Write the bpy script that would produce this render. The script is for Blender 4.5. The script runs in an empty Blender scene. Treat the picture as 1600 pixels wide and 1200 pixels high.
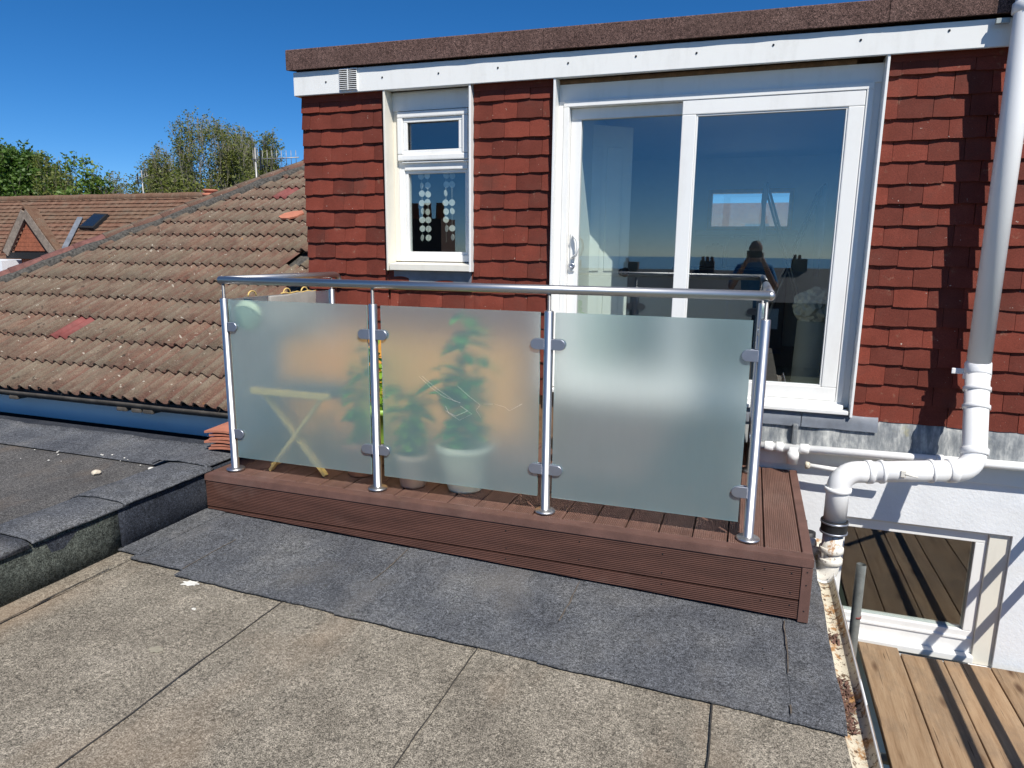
import bpy, bmesh, math, random
from mathutils import Vector, Matrix, noise
random.seed(7)
R = math.radians
S = bpy.context.scene
COL = S.collection

# ------------------------------------------------------------------ camera
CAM = Vector((0, 0, 1.27))
F = 1069.93                      # focal length in pixels of a 1600 wide frame
YAW, PITCH, ROLL = -0.331855, -0.190911, 0.010638
def basis():
    cy, sy, cp, sp = math.cos(YAW), math.sin(YAW), math.cos(PITCH), math.sin(PITCH)
    f = Vector((sy*cp, cy*cp, sp)); r = Vector((cy, -sy, 0)); u = r.cross(f)
    cr, sr = math.cos(ROLL), math.sin(ROLL)
    return cr*r+sr*u, -sr*r+cr*u, f
BR, BU, BF = basis()
cd = bpy.data.cameras.new('camera'); cam = bpy.data.objects.new('camera', cd); COL.objects.link(cam)
cam.matrix_world = Matrix(((BR.x, BU.x, -BF.x, CAM.x), (BR.y, BU.y, -BF.y, CAM.y), (BR.z, BU.z, -BF.z, CAM.z), (0, 0, 0, 1)))
cd.sensor_fit = 'HORIZONTAL'; cd.sensor_width = 36; cd.lens = F/1600*36
cd.clip_start = 0.005; cd.clip_end = 3000
S.camera = cam
def ray(px, py): return BR*((px-800)/F) - BU*((py-600)/F) + BF
def P(px, py, Y):                # point of the plane Y = const seen at a pixel (surveying aid)
    d = ray(px, py); return CAM + d*(Y/d.y)
def PZ(px, py, z):
    d = ray(px, py); return CAM + d*((z-CAM.z)/d.z)

# ------------------------------------------------------------------ light
SUN_AZ, SUN_EL = R(40), R(50.4)  # azimuth measured from -Y towards +X
sd = Vector((math.sin(SUN_AZ)*math.cos(SUN_EL), -math.cos(SUN_AZ)*math.cos(SUN_EL), math.sin(SUN_EL)))
W = bpy.data.worlds.new('World'); S.world = W; W.use_nodes = True
nt = W.node_tree; nt.nodes.clear()
sky = nt.nodes.new('ShaderNodeTexSky'); sky.sky_type = 'NISHITA'; sky.sun_disc = False
sky.sun_elevation = SUN_EL; sky.sun_rotation = R(140); sky.altitude = 3000
sky.air_density = 1.0; sky.dust_density = 0.0; sky.ozone_density = 8.0
bg = nt.nodes.new('ShaderNodeBackground'); bg.inputs[1].default_value = 0.097
wo = nt.nodes.new('ShaderNodeOutputWorld')
hs = nt.nodes.new('ShaderNodeHueSaturation'); hs.inputs['Saturation'].default_value = 1.20; hs.inputs['Value'].default_value = 1.0
nt.links.new(sky.outputs[0], hs.inputs['Color']); nt.links.new(hs.outputs[0], bg.inputs[0]); nt.links.new(bg.outputs[0], wo.inputs[0])
ld = bpy.data.lights.new('sun', 'SUN'); ld.energy = 4.9; ld.angle = R(0.53); ld.color = (1, 0.965, 0.9)
lo = bpy.data.objects.new('sun', ld); COL.objects.link(lo); lo.location = (6, -7, 12)
lo.rotation_euler = sd.to_track_quat('Z', 'Y').to_euler()
S.view_settings.view_transform = 'Standard'; S.view_settings.look = 'None'
S.view_settings.exposure = 0.22; S.view_settings.gamma = 1.0; S.view_settings.use_curve_mapping = False
S.cycles.max_bounces = 10; S.cycles.transparent_max_bounces = 16; S.cycles.transmission_bounces = 8
S.cycles.glossy_bounces = 5; S.cycles.diffuse_bounces = 4
S.cycles.sample_clamp_indirect = 4.0; S.cycles.caustics_refractive = True; S.cycles.caustics_reflective = False
S.cycles.blur_glossy = 0.3
S.cycles.use_denoising = True

# ------------------------------------------------------------------ materials
class NG:
    def __init__(s, name):
        s.m = bpy.data.materials.new(name); s.m.use_nodes = True; s.t = s.m.node_tree; s.t.nodes.clear()
        s.out = s.n('ShaderNodeOutputMaterial')
    def n(s, typ, **kw):
        nd = s.t.nodes.new(typ)
        for k, v in kw.items(): setattr(nd, k, v)
        return nd
    def l(s, a, b): s.t.links.new(a, b)
    def pos(s, scale=(1, 1, 1)):
        g = s.n('ShaderNodeNewGeometry'); m = s.n('ShaderNodeMapping'); m.inputs['Scale'].default_value = scale
        s.l(g.outputs['Position'], m.inputs['Vector']); return m.outputs[0]
    def noise(s, vec, scale, detail=4, rough=0.6):
        nd = s.n('ShaderNodeTexNoise'); nd.inputs['Scale'].default_value = scale; nd.inputs['Detail'].default_value = detail
        nd.inputs['Roughness'].default_value = rough; s.l(vec, nd.inputs['Vector']); return nd.outputs['Fac']
    def ramp(s, fac, stops):
        nd = s.n('ShaderNodeValToRGB'); e = nd.color_ramp.elements
        while len(e) < len(stops): e.new(0.5)
        for i, (p, c) in enumerate(stops):
            e[i].position = p; e[i].color = (c[0], c[1], c[2], 1) if not isinstance(c, (int, float)) else (c, c, c, 1)
        s.l(fac, nd.inputs[0]); return nd.outputs[0]
    def mix(s, fac, a, b, mode='MIX'):
        nd = s.n('ShaderNodeMix', data_type='RGBA', blend_type=mode)
        if isinstance(fac, (int, float)): nd.inputs[0].default_value = fac
        else: s.l(fac, nd.inputs[0])
        for i, c in ((6, a), (7, b)):
            if isinstance(c, tuple): nd.inputs[i].default_value = (*c[:3], 1)
            else: s.l(c, nd.inputs[i])
        return nd.outputs[2]
    def math(s, op, a, b=0.0):
        nd = s.n('ShaderNodeMath', operation=op)
        for i, c in ((0, a), (1, b)):
            if isinstance(c, (int, float)): nd.inputs[i].default_value = c
            else: s.l(c, nd.inputs[i])
        return nd.outputs[0]
    def bump(s, h, strength, dist):
        nd = s.n('ShaderNodeBump'); nd.inputs['Strength'].default_value = strength; nd.inputs['Distance'].default_value = dist
        s.l(h, nd.inputs['Height']); return nd.outputs[0]
    def rnd(s): return s.n('ShaderNodeObjectInfo').outputs['Random']
    def pbr(s, col, rough=0.6, metal=0.0, normal=None, spec=0.5, **kw):
        p = s.n('ShaderNodeBsdfPrincipled')
        for nm, v in (('Base Color', col), ('Roughness', rough), ('Metallic', metal)):
            if isinstance(v, tuple): p.inputs[nm].default_value = (*v[:3], 1)
            elif isinstance(v, (int, float)): p.inputs[nm].default_value = v
            else: s.l(v, p.inputs[nm])
        p.inputs['Specular IOR Level'].default_value = spec
        if normal: s.l(normal, p.inputs['Normal'])
        for k, v in kw.items(): p.inputs[k.replace('_', ' ')].default_value = v
        s.l(p.outputs[0], s.out.inputs[0]); return p

M = {}
def simple(name, col, rough=0.5, metal=0.0, var=0.12, scale=14, bump=0.0, bscale=60, spec=0.5, objvar=0.0):
    g = NG(name); v = g.pos()
    f = g.noise(v, scale)
    c = g.ramp(f, [(0.3, tuple(x*(1-var) for x in col)), (0.7, tuple(min(1, x*(1+var)) for x in col))])
    if objvar:
        r = g.rnd(); c = g.mix(objvar, c, g.ramp(r, [(0, 0.0), (1, 1.0)]), 'OVERLAY')
    nrm = g.bump(g.noise(v, bscale), bump, 0.004) if bump else None
    rr = g.math('ADD', g.math('MULTIPLY', g.noise(v, scale*2.3), 0.22), rough-0.11)
    g.pbr(c, rr, metal, nrm, spec); M[name] = g.m; return g.m

# white plastic with faint streaked dirt
def upvc(name, col, dirt=0.25, rough=0.3):
    g = NG(name); v = g.pos((1, 1, 0.25))
    d = g.noise(v, 9, 6, 0.65); d2 = g.noise(g.pos(), 40, 3)
    f = g.math('MULTIPLY', g.ramp(d, [(0.5, 0.0), (0.78, 1.0)]), g.math('MULTIPLY', d2, dirt*1.6))
    c = g.mix(f, col, (0.45, 0.42, 0.36))
    g.pbr(c, g.math('ADD', g.math('MULTIPLY', d2, 0.2), rough-0.08), 0, g.bump(g.noise(g.pos(), 3, 2), 0.08, 0.01)); M[name] = g.m
upvc('white_plastic', (0.85, 0.84, 0.81))
upvc('fascia_plastic', (0.85, 0.84, 0.80), 0.30)
upvc('eave_white', (0.92, 0.90, 0.86), 0.05)
upvc('cream_plastic', (0.78, 0.74, 0.64), 0.3)
upvc('pipe_white', (0.88, 0.87, 0.85), 0.22, 0.32)
simple('black_rubber', (0.012, 0.012, 0.013), 0.55)
simple('dark_void', (0.010, 0.010, 0.011), 0.8)
simple('interior_white', (0.82, 0.82, 0.75), 0.6, var=0.03)
simple('interior_grey', (0.20, 0.20, 0.20), 0.7, var=0.05)
simple('interior_floor', (0.16, 0.10, 0.06), 0.5)
simple('cream_paint', (0.62, 0.58, 0.46), 0.5, var=0.05)
simple('soft_wood_dark', (0.20, 0.115, 0.06), 0.7, var=0.3, scale=30)
simple('lead_grey', (0.16, 0.175, 0.20), 0.5, var=0.25, scale=8, bump=0.3, bscale=12)

# weathered sheet lead with pale runs
g = NG('lead_apron'); v = g.pos((1, 1, 0.16)); f = g.noise(v, 26, 6, 0.7); f2 = g.noise(g.pos(), 5, 4)
c = g.ramp(f, [(0.30, (0.10, 0.115, 0.13)), (0.5, (0.24, 0.25, 0.25)), (0.68, (0.50, 0.50, 0.47))])
c = g.mix(g.ramp(f2, [(0.60, 0.0), (0.72, 0.55)]), c, (0.40, 0.34, 0.10))
g.pbr(c, 0.6, 0.0, g.bump(g.noise(g.pos(), 9, 3), 0.5, 0.02)); M['lead_apron'] = g.m

# mineral roofing felt
def felt(name, dark, mid, light, stain=None, stain_amt=0.0, grain=420, blotch=3.0):
    g = NG(name); v = g.pos()
    b = g.noise(v, blotch, 8, 0.62); gr = g.noise(v, grain*0.55, 3, 0.8); gr2 = g.noise(v, grain*0.17, 4, 0.8)
    c = g.ramp(b, [(0.24, dark), (0.50, mid), (0.80, light)])
    b2 = g.noise(g.pos((1.0, .55, 1)), blotch*4.5, 6, 0.7)
    c = g.mix(0.45, c, g.ramp(b2, [(0.32, 0.28), (0.5, 0.5), (0.70, 0.70)]), 'OVERLAY')
    c = g.mix(0.70, c, g.ramp(gr2, [(0.34, 0.08), (0.5, 0.5), (0.66, 0.88)]), 'OVERLAY')
    c = g.mix(0.95, c, g.ramp(gr, [(0.36, 0.03), (0.5, 0.5), (0.62, 0.95)]), 'OVERLAY')
    if stain:
        s1 = g.noise(g.pos((1, .6, 1)), 1.7, 5, 0.55)
        c = g.mix(g.math('MULTIPLY', g.ramp(s1, [(0.52, 0.0), (0.70, 1.0)]), stain_amt), c, stain)
    r = g.rnd(); c = g.mix(0.10, c, g.ramp(r, [(0, 0.35), (1, 0.65)]), 'OVERLAY')
    h = g.math('ADD', gr2, g.math('MULTIPLY', b, 1.5))
    g.pbr(c, 0.92, 0, g.bump(h, 0.55, 0.006), 0.2); M[name] = g.m
felt('felt_old', (0.155, 0.134, 0.106), (0.215, 0.188, 0.148), (0.285, 0.25, 0.20), (0.28, 0.20, 0.132), 0.5)
felt('felt_new', (0.066, 0.070, 0.080), (0.10, 0.103, 0.110), (0.155, 0.153, 0.150), (0.19, 0.172, 0.15), 0.5)
felt('felt_moss', (0.036, 0.040, 0.036), (0.062, 0.068, 0.058), (0.105, 0.112, 0.092), (0.05, 0.06, 0.045), 0.3, 300, 5)
felt('felt_grey', (0.070, 0.066, 0.064), (0.095, 0.090, 0.085), (0.13, 0.12, 0.11), (0.17, 0.125, 0.09), 0.8)
felt('felt_dark', (0.020, 0.023, 0.032), (0.032, 0.036, 0.046), (0.055, 0.058, 0.066), (0.07, 0.07, 0.075), 0.3)
felt('felt_brown', (0.082, 0.048, 0.040), (0.115, 0.069, 0.058), (0.155, 0.098, 0.083), (0.10, 0.062, 0.05), 0.3, 330, 6)

# grooved wood composite; axis is the direction the grooves repeat in
def composite(name, axis, col):
    g = NG(name); v = g.pos()
    sc = {'x': (1, 0, 0), 'z': (0, 0, 1), 'n': None}[axis]
    b = g.noise(g.pos({'x': (6, 1, 1), 'z': (1, 6, 6), 'n': (2, 2, 2)}[axis]), 3.5, 5)
    c = g.ramp(b, [(0.28, tuple(x*0.74 for x in col)), (0.5, col), (0.75, tuple(x*1.28 for x in col))])
    c = g.mix(0.4, c, g.ramp(g.noise(v, 260, 2), [(0.35, 0.3), (0.65, 0.7)]), 'OVERLAY')
    c = g.mix(g.ramp(g.noise(v, 2.1, 4), [(0.56, 0.0), (0.76, 0.32)]), c, (0.24, 0.17, 0.14))
    c = g.mix(0.25, c, g.ramp(g.rnd(), [(0, 0.3), (1, 0.7)]), 'OVERLAY')
    nrm = g.bump(g.noise(v, 180, 2), 0.2, 0.002)
    if sc:
        w = g.n('ShaderNodeTexWave', wave_type='BANDS', bands_direction=axis.upper()); w.inputs['Scale'].default_value = 34
        w.inputs['Distortion'].default_value = 0.25; g.l(v, w.inputs['Vector'])
        nrm = g.bump(w.outputs['Fac'], 0.75, 0.0022)
    g.pbr(c, 0.62, 0, nrm, 0.35); M[name] = g.m
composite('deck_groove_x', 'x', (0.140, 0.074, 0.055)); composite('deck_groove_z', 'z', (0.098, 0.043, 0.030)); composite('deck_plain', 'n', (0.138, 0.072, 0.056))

# brushed stainless steel
g = NG('steel'); v = g.pos((60, 60, 2)); f = g.noise(v, 8, 3)
g.pbr((0.56, 0.55, 0.54), g.math('ADD', g.math('MULTIPLY', f, 0.14), 0.33), 1.0, g.bump(f, 0.05, 0.001)); M['steel'] = g.m
simple('steel_satin', (0.42, 0.44, 0.50), 0.42, 0.9, var=0.05)
simple('zinc_tube', (0.33, 0.35, 0.33), 0.5, 0.6, var=0.25, scale=20)
simple('antenna_metal', (0.34, 0.33, 0.31), 0.5, 0.5)

# hung clay tiles
g = NG('hung_tile'); v = g.pos()
c = g.ramp(g.noise(v, 7, 5), [(0.3, (0.140, 0.030, 0.018)), (0.55, (0.168, 0.037, 0.023)), (0.75, (0.195, 0.049, 0.032))])
c = g.mix(0.5, c, g.ramp(g.noise(v, 210, 3, 0.7), [(0.3, 0.22), (0.7, 0.78)]), 'OVERLAY')
c = g.mix(0.50, c, g.ramp(g.rnd(), [(0, (0.22, 0.24, 0.26)), (0.5, (0.48, 0.48, 0.48)), (1, (0.74, 0.70, 0.66))]), 'OVERLAY')
c = g.mix(g.ramp(g.noise(v, 2.6, 6, 0.7), [(0.52, 0.0), (0.74, 0.5)]), c, (0.085, 0.040, 0.030))
c = g.mix(g.ramp(g.noise(v, 16, 5, 0.7), [(0.63, 0.0), (0.76, 0.5)]), c, (0.33, 0.21, 0.14))
c = g.mix(g.ramp(g.noise(v, 75, 2, 0.4), [(0.755, 0.0), (0.80, 0.85)]), c, (0.55, 0.48, 0.40))
g.pbr(c, 0.82, 0, g.bump(g.noise(v, 150, 3), 0.45, 0.003), 0.25); M['hung_tile'] = g.m

# old concrete roof tile with lichen
def rooftile(name, a, b, c3, lich=0.75, crown=False):
    g = NG(name); v = g.pos(); lo = g.pos((1, 0.35, 0.35))
    c = g.ramp(g.noise(lo, 11, 6, 0.7), [(0.30, a), (0.5, b), (0.70, c3)])
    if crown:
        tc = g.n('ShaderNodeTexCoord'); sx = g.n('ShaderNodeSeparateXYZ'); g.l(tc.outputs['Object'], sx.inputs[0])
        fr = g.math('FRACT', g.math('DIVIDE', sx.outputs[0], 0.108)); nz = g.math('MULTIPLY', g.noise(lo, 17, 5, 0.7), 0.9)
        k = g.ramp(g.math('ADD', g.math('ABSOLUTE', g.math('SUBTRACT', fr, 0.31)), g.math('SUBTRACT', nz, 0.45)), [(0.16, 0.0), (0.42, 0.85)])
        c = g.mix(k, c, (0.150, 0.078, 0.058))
    c = g.mix(0.42, c, g.ramp(g.rnd(), [(0, (0.58, 0.42, 0.39)), (0.5, (0.5, 0.5, 0.5)), (1, (0.44, 0.47, 0.44))]), 'OVERLAY')
    c = g.mix(0.6, c, g.ramp(g.noise(v, 130, 3, 0.8), [(0.3, 0.14), (0.7, 0.86)]), 'OVERLAY')
    c = g.mix(g.ramp(g.noise(v, 3.4, 5, 0.7), [(0.52, 0.0), (0.70, 0.55)]), c, (0.155, 0.135, 0.10))
    c = g.mix(g.ramp(g.noise(lo, 22, 4, 0.6), [(0.64, 0.0), (0.70, lich)]), c, (0.030, 0.024, 0.020))
    c = g.mix(g.ramp(g.noise(v, 9, 4, 0.6), [(0.70, 0.0), (0.76, lich)]), c, (0.40, 0.20, 0.05))
    c = g.mix(g.ramp(g.noise(v, 31, 2, 0.4), [(0.70, 0.0), (0.75, lich)]), c, (0.50, 0.46, 0.38))
    g.pbr(c, 0.9, 0, g.bump(g.noise(v, 60, 4, 0.7), 0.7, 0.008), 0.2); M[name] = g.m
rooftile('roof_tile', (0.100, 0.062, 0.046), (0.165, 0.122, 0.088), (0.215, 0.172, 0.128), crown=True)
rooftile('roof_tile_far', (0.125, 0.062, 0.040), (0.175, 0.100, 0.066), (0.22, 0.14, 0.095), 0.4)
simple('tile_fresh_red', (0.20, 0.052, 0.044), 0.75, var=0.2, bump=0.2)
simple('hip_red', (0.17, 0.072, 0.058), 0.85, var=0.35, scale=16, bump=0.4)
simple('tile_orange', (0.46, 0.17, 0.10), 0.8, var=0.15, bump=0.2)
simple('terracotta', (0.42, 0.165, 0.085), 0.8, var=0.2)
simple('pale_terracotta', (0.56, 0.36, 0.24), 0.8, var=0.15)
simple('cream_pot', (0.90, 0.80, 0.58), 0.6, var=0.12)
simple('green_pot', (0.23, 0.38, 0.06), 0.5, var=0.1)
simple('mortar', (0.065, 0.060, 0.052), 0.95, var=0.75, scale=40, bump=0.9, bscale=30)
simple('gable_tile', (0.32, 0.10, 0.05), 0.85, var=0.25, scale=25)
simple('weathered_board', (0.24, 0.19, 0.15), 0.85, var=0.35, scale=20, bump=0.4)
simple('render_white', (0.78, 0.79, 0.80), 0.8, var=0.05, scale=5, bump=0.5, bscale=55)
simple('honey_wood', (0.74, 0.36, 0.07), 0.6, var=0.2, scale=22)
simple('pale_wood', (0.78, 0.52, 0.17), 0.6, var=0.18, scale=22)
simple('brick_dark', (0.14, 0.075, 0.055), 0.9, var=0.3, scale=18)
simple('slate', (0.06, 0.065, 0.075), 0.7, var=0.25, scale=9)
simple('ground', (0.085, 0.10, 0.06), 0.95, var=0.35, scale=0.3)
simple('tarmac', (0.05, 0.05, 0.05), 0.9, var=0.2)
simple('bark', (0.16, 0.135, 0.105), 0.9, var=0.35, scale=6)
simple('pale_bark', (0.30, 0.27, 0.22), 0.9, var=0.3, scale=6)
simple('stone_cream', (0.60, 0.52, 0.40), 0.9, var=0.25, scale=30, bump=0.5)
simple('smear', (0.29, 0.26, 0.195), 0.95, var=0.2, scale=60)
simple('pale_splash', (0.72, 0.69, 0.62), 0.9, var=0.2, scale=60)
simple('fabric_pale', (0.62, 0.60, 0.54), 0.9, var=0.1)
simple('fabric_grey', (0.34, 0.32, 0.29), 0.9, var=0.1)
simple('fabric_sage', (0.42, 0.50, 0.36), 0.9, var=0.1)
simple('rope_yellow', (0.66, 0.46, 0.16), 0.8, var=0.2, scale=60)
simple('wool_cream', (0.78, 0.74, 0.60), 0.95, var=0.12, scale=40)
simple('black_plastic', (0.015, 0.015, 0.017), 0.35)
simple('cloth_blue', (0.03, 0.20, 0.42), 0.9, var=0.15)
simple('canvas_blue', (0.05, 0.085, 0.115), 0.9)
simple('cloth_navy', (0.03, 0.04, 0.08), 0.9)
simple('cloth_pale_blue', (0.42, 0.48, 0.55), 0.9, var=0.1)
simple('skin', (0.44, 0.25, 0.17), 0.55, var=0.06)
simple('hair_dark', (0.02, 0.014, 0.01), 0.6)
simple('shell', (0.62, 0.62, 0.58), 0.3, var=0.12, scale=60)

# scaffold timber: grain along Y, knots, dirt
g = NG('scaffold_timber'); v = g.pos((16, 1.1, 16)); k = g.rnd()
off = g.n('ShaderNodeVectorMath', operation='ADD'); cb = g.n('ShaderNodeCombineXYZ'); g.l(g.math('MULTIPLY', k, 37.0), cb.inputs[1])
g.l(v, off.inputs[0]); g.l(cb.outputs[0], off.inputs[1]); vv = off.outputs[0]
gr = g.noise(vv, 2.6, 7, 0.65)
c = g.ramp(gr, [(0.24, (0.17, 0.105, 0.056)), (0.42, (0.30, 0.20, 0.118)), (0.62, (0.375, 0.265, 0.165)), (0.8, (0.45, 0.34, 0.225))])
c = g.mix(g.ramp(g.noise(g.pos((1, .5, 1)), 4.5, 6, 0.7), [(0.47, 0.0), (0.66, 0.7)]), c, (0.20, 0.15, 0.105))
c = g.mix(g.ramp(g.noise(vv, 5.2, 3, 0.6), [(0.66, 0.0), (0.72, 0.55)]), c, (0.13, 0.075, 0.045))
vo = g.n('ShaderNodeTexVoronoi'); vo.inputs['Scale'].default_value = 1.0; kv = g.n('ShaderNodeVectorMath', operation='ADD')
g.l(g.pos((7, 2.2, 7)), kv.inputs[0]); g.l(cb.outputs[0], kv.inputs[1]); g.l(kv.outputs[0], vo.inputs['Vector'])
c = g.mix(g.ramp(vo.outputs['Distance'], [(0.06, 0.9), (0.17, 0.0)]), c, (0.085, 0.042, 0.022))
c = g.mix(g.ramp(g.noise(g.pos((30, .8, 30)), 3.1, 3, 0.5), [(0.30, 0.8), (0.335, 0.0)]), c, (0.05, 0.028, 0.016))
c = g.mix(0.45, c, g.ramp(k, [(0, (0.36, 0.33, 0.30)), (1, (0.66, 0.60, 0.54))]), 'OVERLAY')
g.pbr(c, 0.85, 0, g.bump(gr, 0.6, 0.006), 0.25); M['scaffold_timber'] = g.m

# cream gutter with rust and leaf litter
def rusty(name, base, amt):
    g = NG(name); v = g.pos()
    c = g.mix(g.ramp(g.noise(v, 6, 5, 0.6), [(0.45, 0.0), (0.8, 0.6)]), base, tuple(x*0.72 for x in base))
    c = g.mix(g.ramp(g.noise(g.pos((1, .6, .6)), 15, 6, 0.72), [(amt, 0.0), (amt+0.07, 0.9)]), c, (0.36, 0.17, 0.05))
    c = g.mix(g.ramp(g.noise(v, 38, 5, 0.75), [(amt+0.03, 0.0), (amt+0.08, 0.95)]), c, (0.09, 0.045, 0.02))
    g.pbr(c, 0.6, 0, g.bump(g.noise(v, 45, 4), 0.4, 0.006), 0.4); M[name] = g.m
rusty('gutter_cream', (0.66, 0.60, 0.47), 0.51); rusty('pipe_rusty', (0.76, 0.72, 0.64), 0.57)

def leafmat(name, c1, c2, trans=0.35):
    g = NG(name); v = g.pos()
    c = g.mix(g.ramp(g.noise(v, 2.3, 4), [(0.35, 0.0), (0.65, 1.0)]), c1, c2)
    d = g.n('ShaderNodeBsdfPrincipled'); g.l(c, d.inputs['Base Color']); d.inputs['Roughness'].default_value = 0.55
    t = g.n('ShaderNodeBsdfTranslucent'); g.l(c, t.inputs[0]); mx = g.n('ShaderNodeMixShader'); mx.inputs[0].default_value = trans
    g.l(d.outputs[0], mx.inputs[1]); g.l(t.outputs[0], mx.inputs[2]); g.l(mx.outputs[0], g.out.inputs[0]); M[name] = g.m
leafmat('leaf_deep', (0.055, 0.115, 0.016), (0.12, 0.21, 0.03))
leafmat('leaf_fresh', (0.095, 0.17, 0.022), (0.17, 0.26, 0.04))
leafmat('leaf_olive', (0.14, 0.17, 0.032), (0.23, 0.25, 0.06), .45)
leafmat('leaf_plant', (0.07, 0.30, 0.04), (0.18, 0.52, 0.07), .5)
leafmat('leaf_lime', (0.20, 0.40, 0.03), (0.34, 0.55, 0.06), .5)

# window glass: clear, with a coated-pane reflection
def pane_mat(name, base_refl, tint):
    g = NG(name)
    lw_ = g.n('ShaderNodeLayerWeight'); lw_.inputs[0].default_value = 0.5
    f = g.math('ADD', g.math('MULTIPLY', g.math('POWER', lw_.outputs['Facing'], 5.0), 0.8), base_refl+0.04)
    tr = g.n('ShaderNodeBsdfTransparent'); tr.inputs[0].default_value = (*tint, 1)
    gl = g.n('ShaderNodeBsdfGlossy'); gl.inputs['Roughness'].default_value = 0.0; gl.inputs[0].default_value = (0.95, 0.97, 1, 1)
    g.l(g.bump(g.noise(g.pos(), 1.3, 1), 0.02, 0.01), gl.inputs['Normal'])
    mx = g.n('ShaderNodeMixShader'); g.l(f, mx.inputs[0]); g.l(tr.outputs[0], mx.inputs[1]); g.l(gl.outputs[0], mx.inputs[2])
    g.l(mx.outputs[0], g.out.inputs[0]); M[name] = g.m
pane_mat('window_glass', 0.075, (0.90, 0.94, 0.93))
pane_mat('roof_glass', 0.05, (0.92, 0.95, 0.95))

# frosted glass: polished front face, acid-etched back face
g = NG('glass_front')
gl = g.n('ShaderNodeBsdfGlass'); gl.inputs['Color'].default_value = (0.965, 1.0, 0.995, 1); gl.inputs['Roughness'].default_value = 0.0; gl.inputs['IOR'].default_value = 1.45
df = g.n('ShaderNodeBsdfDiffuse'); df.inputs[0].default_value = (0.58, 0.88, 0.93, 1)
tl = g.n('ShaderNodeBsdfTranslucent'); tl.inputs[0].default_value = (0.93, 0.99, 0.98, 1)
m1 = g.n('ShaderNodeMixShader'); m1.inputs[0].default_value = 0.62; g.l(df.outputs[0], m1.inputs[1]); g.l(tl.outputs[0], m1.inputs[2])
m2 = g.n('ShaderNodeMixShader'); g.l(gl.outputs[0], m2.inputs[1]); g.l(m1.outputs[0], m2.inputs[2])
g.l(g.math('ADD', g.math('MULTIPLY', g.noise(g.pos((3, 3, .7)), 5, 5, .7), 0.05), 0.40), m2.inputs[0])
g.l(m2.outputs[0], g.out.inputs[0]); M['glass_front'] = g.m
g = NG('glass_edge'); g.pbr((0.38, 0.62, 0.60), 0.2, 0, None, 0.6, Transmission_Weight=0.4); M['glass_edge'] = g.m
g = NG('glass_frosted'); v = g.pos()
rf = g.n('ShaderNodeBsdfRefraction'); rf.inputs['Color'].default_value = (0.98, 1.0, 0.99, 1); rf.inputs['IOR'].default_value = 1.45
sm = g.noise(g.pos((1, 1, 1)), 7, 5, 0.7)
g.l(g.math('ADD', g.math('MULTIPLY', sm, 0.06), 0.45), rf.inputs['Roughness'])
g.l(rf.outputs[0], g.out.inputs[0]); M['glass_frosted'] = g.m

# ------------------------------------------------------------------ mesh helpers
def box(bm, x0, x1, y0, y1, z0, z1, bev=0.0, mi=0):
    v = [bm.verts.new((x, y, z)) for z in (z0, z1) for y in (y0, y1) for x in (x0, x1)]
    fs = [(0, 2, 3, 1), (4, 5, 7, 6), (0, 1, 5, 4), (2, 6, 7, 3), (0, 4, 6, 2), (1, 3, 7, 5)]
    f = [bm.faces.new([v[i] for i in q]) for q in fs]
    for q in f: q.material_index = mi
    if bev:
        es = {e for q in f for e in q.edges}
        bmesh.ops.bevel(bm, geom=list(es), offset=bev, segments=1 if bev < 0.004 else 2, affect='EDGES', profile=0.6)
    return v
def quad(bm, pts, mi=0):
    f = bm.faces.new([bm.verts.new(p) for p in pts]); f.material_index = mi; return f
def prism(bm, pts, d):                       # polygon extruded along vector d
    a = [bm.verts.new(p) for p in pts]; b = [bm.verts.new(Vector(p)+Vector(d)) for p in pts]; n = len(pts)
    bm.faces.new(a[::-1]); bm.faces.new(b)
    for i in range(n): bm.faces.new((a[i], a[(i+1) % n], b[(i+1) % n], b[i]))
    bmesh.ops.recalc_face_normals(bm, faces=bm.faces[:])
def tube(bm, pts, r, seg=12, caps=True, smooth=True):
    pts = [Vector(p) for p in pts]; n = len(pts); rs = r if isinstance(r, (list, tuple)) else [r]*n
    rings = []; up = None
    for i, p in enumerate(pts):
        a = (pts[i]-pts[i-1]).normalized() if i else None; b = (pts[i+1]-pts[i]).normalized() if i < n-1 else None
        t = (a+b).normalized() if a and b and (a+b).length > 1e-6 else (a or b)
        if up is None:
            up = Vector((0, 0, 1)) if abs(t.z) < 0.9 else Vector((0, 1, 0))
        s = t.cross(up); s.normalize(); up = s.cross(t).normalized()
        k = 1/max(0.5, t.dot(b or a)) if a and b else 1
        rings.append([bm.verts.new(p + (s*math.cos(w)*k + up*math.sin(w))*rs[i]) for w in [2*math.pi*j/seg for j in range(seg)]])
    for A, B in zip(rings, rings[1:]):
        for j in range(seg):
            f = bm.faces.new((A[j], A[(j+1) % seg], B[(j+1) % seg], B[j])); f.smooth = smooth
    if caps: bm.faces.new(rings[0][::-1]); bm.faces.new(rings[-1])
def arc(a, b, c, r, n=6):                    # rounded corner at b between a and c
    a, b, c = Vector(a), Vector(b), Vector(c); u = (a-b).normalized(); w = (c-b).normalized()
    ang = u.angle(w); d = r/math.tan(ang/2); ctr = b + (u+w).normalized()*(r/math.sin(ang/2))
    p0 = b+u*d-ctr; p1 = b+w*d-ctr; out = []
    th = p0.angle(p1)
    for i in range(n+1):
        t = i/n; out.append(ctr + (p0*math.sin((1-t)*th)+p1*math.sin(t*th))/math.sin(th))
    return out
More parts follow.
